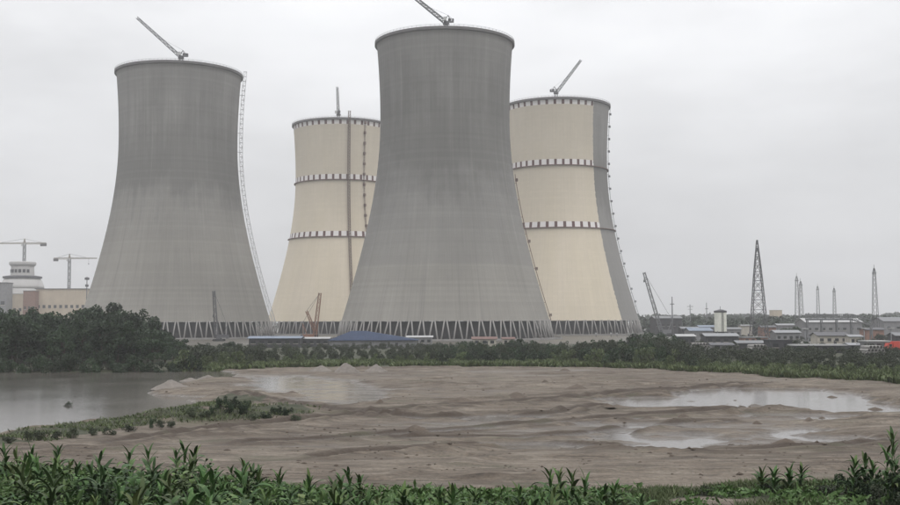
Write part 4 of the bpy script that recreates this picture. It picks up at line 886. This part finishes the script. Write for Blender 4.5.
# far-off wood: reads as one mass
rng = np.random.default_rng(77); Pn = []
for (px0, px1, Y, ytop, n) in ((-60, 60, 1500, 312, 3500), (640, 1010, 900, 319.5, 7000), (655, 1010, 1250, 317.5, 7000), (645, 1010, 1700, 316.5, 6000), (690, 1000, 760, 323.5, 6000), (60, 660, 1500, 316, 4000)):
    px = rng.uniform(px0, px1, n); yy = Y + rng.uniform(-40, 40, n); top = ytop + 3.0 * (fbm(px / 9.0, px * 0 + Y, 600) - 0.5) * 2 + 1.5 * (fbm(px / 2.5, px * 0 + Y, 620) - 0.5)
    X = (px - 450) / F * yy; zt = EYE + (321 - top) / F * yy; Pn.append(np.stack([X, yy, rng.uniform(0, 1, n) ** 0.7 * np.maximum(zt, 1)], 1))
Pn = np.concatenate(Pn); V, Q = cards(Pn, np.tile((0, -0.3, 1.0), (len(Pn), 1)), np.interp(Pn[:, 1], (700, 1700), (1.4, 2.6)), 0.7, rng)
tag(link('far_wood', np_mesh('far_wood', V, Q, M['tree'])), 'dark far-off wood along the horizon', 'wood', None, 'stuff')

# weeds and grass nobody could count
def blades(P, h, w, lean=0.35, rng=RNG):
    n = len(P); a = rng.uniform(0, 2 * PI, n); u = np.stack([np.cos(a), np.sin(a), 0 * a], 1); l = rng.normal(size=(n, 3)) * lean; l[:, 2] = 1; hh = (h * rng.uniform(0.5, 1.3, n))[:, None]; ww = (w * rng.uniform(0.6, 1.3, n))[:, None]
    T = P + l * hh; Mi = P + l * hh * 0.5 + u * 0
    V = np.stack([P - u * ww * 0.5, P + u * ww * 0.5, Mi + u * ww * 0.6, T, Mi - u * ww * 0.6], 1).reshape(-1, 3); return V, np.arange(n * 5).reshape(n, 5)
rng = np.random.default_rng(88)
px = rng.uniform(170, 1000, 52000); Yb = belt_edge((px - 450) / F * 260); Yw = Yb + rng.uniform(0, 1, len(px)) ** 1.5 * np.where(px > 680, 38, 24) + (fbm(px / 11, px * 0, 640) - 0.5) * 5; X = (px - 450) / F * Yw
keep = fbm(X / 6, Yw / 5, 650) > 0.36; X, Yw = X[keep], Yw[keep]; P = np.stack([X, Yw, height(X, Yw) - 0.03], 1); V, Q = blades(P, 1.0, 0.34, 0.5, rng)
tag(link('weeds', np_mesh('weeds', V, Q, M['shrub_pale'])), 'light green weeds in front of the shrub belt', 'weeds', None, 'stuff')
# grass on the spit and near lake shore
pts = []
X = rng.uniform(-75, -8, 60000); Y = rng.uniform(82, 140, 60000); ok = ((sdf(SPIT, X, Y) < 1.5) | ((np.abs(sdf(LAKE, X, Y) - 4) < 3.5) & (X < -20))) & (fbm(X / 4, Y / 3, 660) > 0.40); X, Y = X[ok], Y[ok]
V, Q = blades(np.stack([X, Y, height(X, Y) - 0.02], 1), 0.30, 0.08, 0.6, rng); tag(link('shore_grass', np_mesh('shore_grass', V, Q, M['shrub_pale'])), 'rough grass on the spit and lake shore', 'grass', None, 'stuff')
for i, (px, py, hp, wp) in enumerate(((228, 417, 15, 13), (241, 417, 12, 11), (214, 418, 10, 10), (281, 415, 12, 10), (266, 417, 9, 12), (296, 416, 8, 10), (153, 424, 12, 7), (190, 419, 8, 13), (172, 424, 7, 11), (252, 419, 8, 12), (222, 416, 14, 12), (234, 415, 15, 13), (246, 416, 11, 11), (274, 415, 10, 11), (288, 415, 9, 10), (205, 419, 8, 11), (160, 424, 8, 9), (74, 433, 12, 13), (92, 431, 8, 12), (40, 436, 11, 12), (28, 438, 12, 9), (56, 434, 8, 11), (108, 430, 8, 13), (130, 427, 8, 13), (10, 441, 9, 13))):
    g = G(px, py, 0.8); s = g.y / F; z = hz(g.x, g.y)
    spit = px > 150
    plant_shrub(g.x, g.y, hp * s * 1.15, wp * s * 0.8, 'dark low bush on the grassy spit beside the lake' if spit else 'low bush on the grassy near shore of the lake', 'bushes on the grassy spit' if spit else 'bushes on the near lake shore', i, SHD if i in (0, 1, 2, 3, 4, 6, 10, 11, 12, 13, 14) else SHR)
# dark clump in the lake
g = G(67, 406, 0); s = g.y / F; E = plant_shrub(g.x, g.y, 5.5 * s, 6.5 * s, 'dark clump of weed standing alone in the lake', None, 2, SHD); E.location.z = -0.1
E.name = 'water_weed_clump'

# ------------------------------------------------------------------ foreground crop plants on the bank
def leaf_mesh(L, W, curl, seed):
    mb = MB(); n = 7; vs = []; x = z = 0.0; a = rad(62); 
    for i in range(n + 1):
        t = i / n; w = W * (math.sin(PI * min(1, t * 0.92 + 0.08)) ** 0.7) * (1 - 0.25 * t); w = max(w, 0.006) if i < n else 0.004
        vs += [(x, -w / 2, z + w * 0.22), (x, 0, z), (x, w / 2, z + w * 0.22)]
        x += L / n * math.cos(a); z += L / n * math.sin(a); a -= curl / n * (0.4 + 1.2 * t)
    fs = []
    for i in range(n):
        for j in (0, 1): fs.append((i * 3 + j, i * 3 + j + 1, i * 3 + j + 4, i * 3 + j + 3))
    mb.add(vs, fs); return mb
LEAVES = [leaf_mesh(0.58 + 0.08 * (i % 3), 0.150 + 0.02 * (i % 2), rad((50, 85, 120, 150, 35)[i]), i) for i in range(5)]
LEAFM = [l.mesh('leaf', M['plant'], True) for l in LEAVES]
def leaf_plan(rng, H, n):
    out = []; a = rng.uniform(0, 6.28)
    for i in range(n):
        t = (i + 0.6) / n; z = H * (0.12 + 0.86 * t ** 0.8); a += 2.4 + rng.uniform(-0.4, 0.4); top = t > 0.62
        out.append((z, a, (4 if top and rng.random() < 0.7 else (0 if top else rng.integers(1, 4))), rng.uniform(0.75, 1.2) * (0.85 if top else 1.1), rng.uniform(0.0, 0.35) if not top else rng.uniform(-0.35, 0.15)))
    return out
def joined_plant(seed, H, n):
    rng = np.random.default_rng(seed); mb = MB()
    for z, a, li, s, tilt in leaf_plan(rng, H, n):
        Mx = Matrix.Translation((0, 0, z)) @ Matrix.Rotation(a, 4, 'Z') @ Matrix.Rotation(tilt, 4, 'Y') @ Matrix.Scale(s, 4); l = LEAVES[li]; mb.add([Mx @ Vector(v) for v in l.v], l.f)
    return mb.mesh('foliage', M['plant'], True), MB().bar((0, 0, -0.15), (0.02, 0, H), 0.045, 6, 0.02).mesh('stalk', M['stalk'], True)
def weed_plant(seed):
    rng = np.random.default_rng(seed); mb = MB(); st = MB()
    for b in range(6):
        a = rng.uniform(0, 6.28); tip = Vector((math.cos(a) * rng.uniform(0.1, 0.45), math.sin(a) * rng.uniform(0.1, 0.45), rng.uniform(0.7, 1.35))); st.bar((0, 0, -0.1), tip, 0.03, 5, 0.012)
        for i in range(9):
            t_ = 0.25 + 0.75 * i / 8; p = Vector((0, 0, 0)).lerp(tip, t_); Mx = Matrix.Translation(p) @ Matrix.Rotation(rng.uniform(0, 6.28), 4, 'Z') @ Matrix.Rotation(rng.uniform(0.1, 0.9), 4, 'Y') @ Matrix.Diagonal((0.45, 1.25, 0.45, 1)) @ Matrix.Scale(rng.uniform(0.6, 1.1), 4); l = LEAVES[int(rng.integers(1, 4))]; mb.add([Mx @ Vector(v) for v in l.v], l.f)
    return mb.mesh('foliage', M['plant'], True), st.mesh('stalk', M['stalk'], True)
JP = [joined_plant(700 + i, 1.05 + 0.06 * i, 11 + i) for i in range(7)] + [weed_plant(730 + i) for i in range(6)]
fx_ = (-60, 0, 60, 100, 128, 150, 172, 186, 205, 225, 245, 262, 300, 330, 352, 372, 410, 450, 500, 535, 556, 575, 600, 625, 650, 680, 760, 790, 820, 850, 880, 900, 960)
fy_ = (438, 440, 439, 446, 440, 441, 440, 436, 443, 455, 451, 458, 466, 472, 468, 474, 483, 484, 482, 478, 468, 470, 480, 490, 500, 510, 500, 490, 480, 455, 442, 432, 436)
rng = np.random.default_rng(99)
GP = 'leafy crop plants on the near bank'
def hero(px, yt, Y, lean=0.0):
    """plant that stands out over the crest: every leaf its own part"""
    p = PD(px, yt, Y); g = hz(p.x, Y); H = max(0.7, p.z - g - 0.45); E = empty('crop_plant', (p.x, Y, g), 0, 'tall leafy crop plant rising above the others on the near bank', 'plant', 'tall leafy plants standing out of the bank')
    E.rotation_euler = (random.uniform(-.08, .08), random.uniform(-.08, .08), random.uniform(0, 6.28))
    MB().bar((0, 0, -0.15), (0.02, 0, H), 0.05, 6, 0.022).build('stalk', M['stalk'], E, True)
    for z, a, li, s, tilt in leaf_plan(rng, H, 15): link('leaf', LEAFM[li], None, E, (0, 0, z), (0, tilt, a), (s, s, s))
for px, yt, Y in ((186, 436, 41), (178, 440, 40.5), (196, 441, 41.5), (150, 440, 42), (128, 439, 41), (97, 446, 41), (60, 438, 42), (243, 456, 42), (258, 462, 41), (352, 462, 40), (343, 468, 39.5), (362, 470, 40.5), (405, 482, 39), (440, 480, 39), (452, 483, 38.5), (476, 484, 39), (520, 482, 40), (553, 463, 40), (562, 462, 40.5), (572, 466, 41), (583, 470, 40), (604, 481, 41), (613, 478, 40.5), (640, 494, 39), (762, 466, 44), (774, 472, 43.5), (788, 470, 44), (800, 474, 44.5), (852, 453, 42), (862, 450, 42.5), (871, 455, 42), (890, 423, 40), (896, 428, 40.5), (884, 440, 40), (30, 441, 42), (8, 439, 41), (280, 466, 41), (310, 470, 41)):
    hero(px, yt, Y)
cnt = 0
for Y in np.arange(44, 26, -1.05):
    px = -70 + rng.uniform(0, 30)
    while px < 690 and cnt < 300:
        yt = np.interp(px, fx_, fy_) + 2 + rng.uniform(0, 1) ** 1.6 * 26 + 16 * (vnoise(np.array([px / 38.0]), np.array([Y / 5.0]), 901)[0] - 0.3); d = Y + rng.uniform(-0.6, 0.6); p = PD(px, yt, d); g = hz(p.x, d); h = p.z - g
        h = min(h, rng.uniform(0.9, 2.3)) if h > 0.6 else 0
        if h > 0.6 and not (px > 610 and rng.random() < 0.6):
            q = PD(px, 520, d); low = q.z
            if g + h > low - 0.2:           # only plants the photograph shows
                E = empty('crop_plant', (p.x, d, g), 0, 'green broad-bladed crop plant in the thick stand on the near bank', 'plant', GP); E.rotation_euler = (rng.uniform(-.28, .28), rng.uniform(-.28, .28), rng.uniform(0, 6.28)); s = h / 1.65; E.scale = (max(s, 0.75), max(s, 0.75), s)
                wd = rng.random() < 0.42; f, st = JP[7 + cnt % 6] if wd else JP[cnt % 7]; link('foliage', f, None, E)
                if wd: E.name = 'leafy_weed'; E['label'] = 'bushy broad-leaved weed mixed into the crop stand on the near bank'; E['group'] = 'leafy weeds on the near bank'
                link('stalk', st, None, E); cnt += 1
        px += rng.uniform(20, 40) * 36 / Y
# tangled undergrowth between and below them
n = 46000; Y = rng.uniform(24, 49, n); px = rng.uniform(-90, 1000, n); X = (px - 450) / F * Y; lowg = np.where(px > 640, 0.30, 0.75) * np.interp(Y, (24, 40, 47), (1, 1, 0.5)); keepm = fbm(X / 2.2, Y / 2.2, 670) > np.interp(px, (560, 610, 740, 800), (0.22, 0.56, 0.54, 0.38))
X, Y, lowg = X[keepm], Y[keepm], lowg[keepm]; P = np.stack([X, Y, height(X, Y) + rng.uniform(0, 1, len(X)) ** 1.3 * lowg * (0.5 + fbm(X / 1.5, Y / 1.5, 680))], 1)
V, Q = cards(P, np.tile((0, -0.2, 0.8), (len(P), 1)), np.full(len(P), 0.16), 0.35, rng)
tag(link('undergrowth', np_mesh('undergrowth', V, Q, M['plant'])), 'tangled low greenery covering the near bank', 'undergrowth', None, 'stuff')
n = 40000; Y = rng.uniform(34, 51, n); px = rng.uniform(560, 1000, n); X = (px - 450) / F * Y; keepm = fbm(X / 2.5, Y / 2.5, 690) > np.interp(px, (560, 620, 740, 800), (0.42, 0.54, 0.52, 0.40)); X, Y = X[keepm], Y[keepm]
V, Q = blades(np.stack([X, Y, height(X, Y) - 0.02], 1), 0.30, 0.03, 0.6, rng); tag(link('bank_grass', np_mesh('bank_grass', V, Q, M['shrub_pale'])), 'short grass on the bare end of the near bank', 'grass', None, 'stuff')
for i, (px, yt, Y, w) in enumerate(((872, 462, 42, 1.1), (893, 455, 41, 1.2), (850, 470, 42.5, 0.9), (905, 462, 40, 1.2), (825, 482, 43, 0.7), (770, 486, 44, 0.6), (705, 492, 44, 0.5), (885, 478, 39, 1.0))):
    p = PD(px, yt, Y); plant_shrub(p.x, Y, max(0.5, p.z - hz(p.x, Y)), w, 'dark bush on the bank below the tallest leafy plant', 'dark bushes on the bank end', i, SHD if i < 4 else SHR)

# ------------------------------------------------------------------ haze
mb = MB(); mb.box((0, 100, 120), (9400, 9400, 250)); hzo = mb.build('haze', None); hm = bpy.data.materials.new('damp_air'); hm.use_nodes = True; ht = hm.node_tree; ht.nodes.clear()
ho = ht.nodes.new('ShaderNodeOutputMaterial'); hv = ht.nodes.new('ShaderNodeVolumePrincipled'); hv.inputs['Density'].default_value = 0.00020; hv.inputs['Color'].default_value = (0.95, 0.96, 0.98, 1); hv.inputs['Anisotropy'].default_value = 0.2
ht.links.new(hv.outputs[0], ho.inputs['Volume']); hzo.data.materials.append(hm); tag(hzo, 'pale damp haze in the air', 'haze', None, 'stuff')
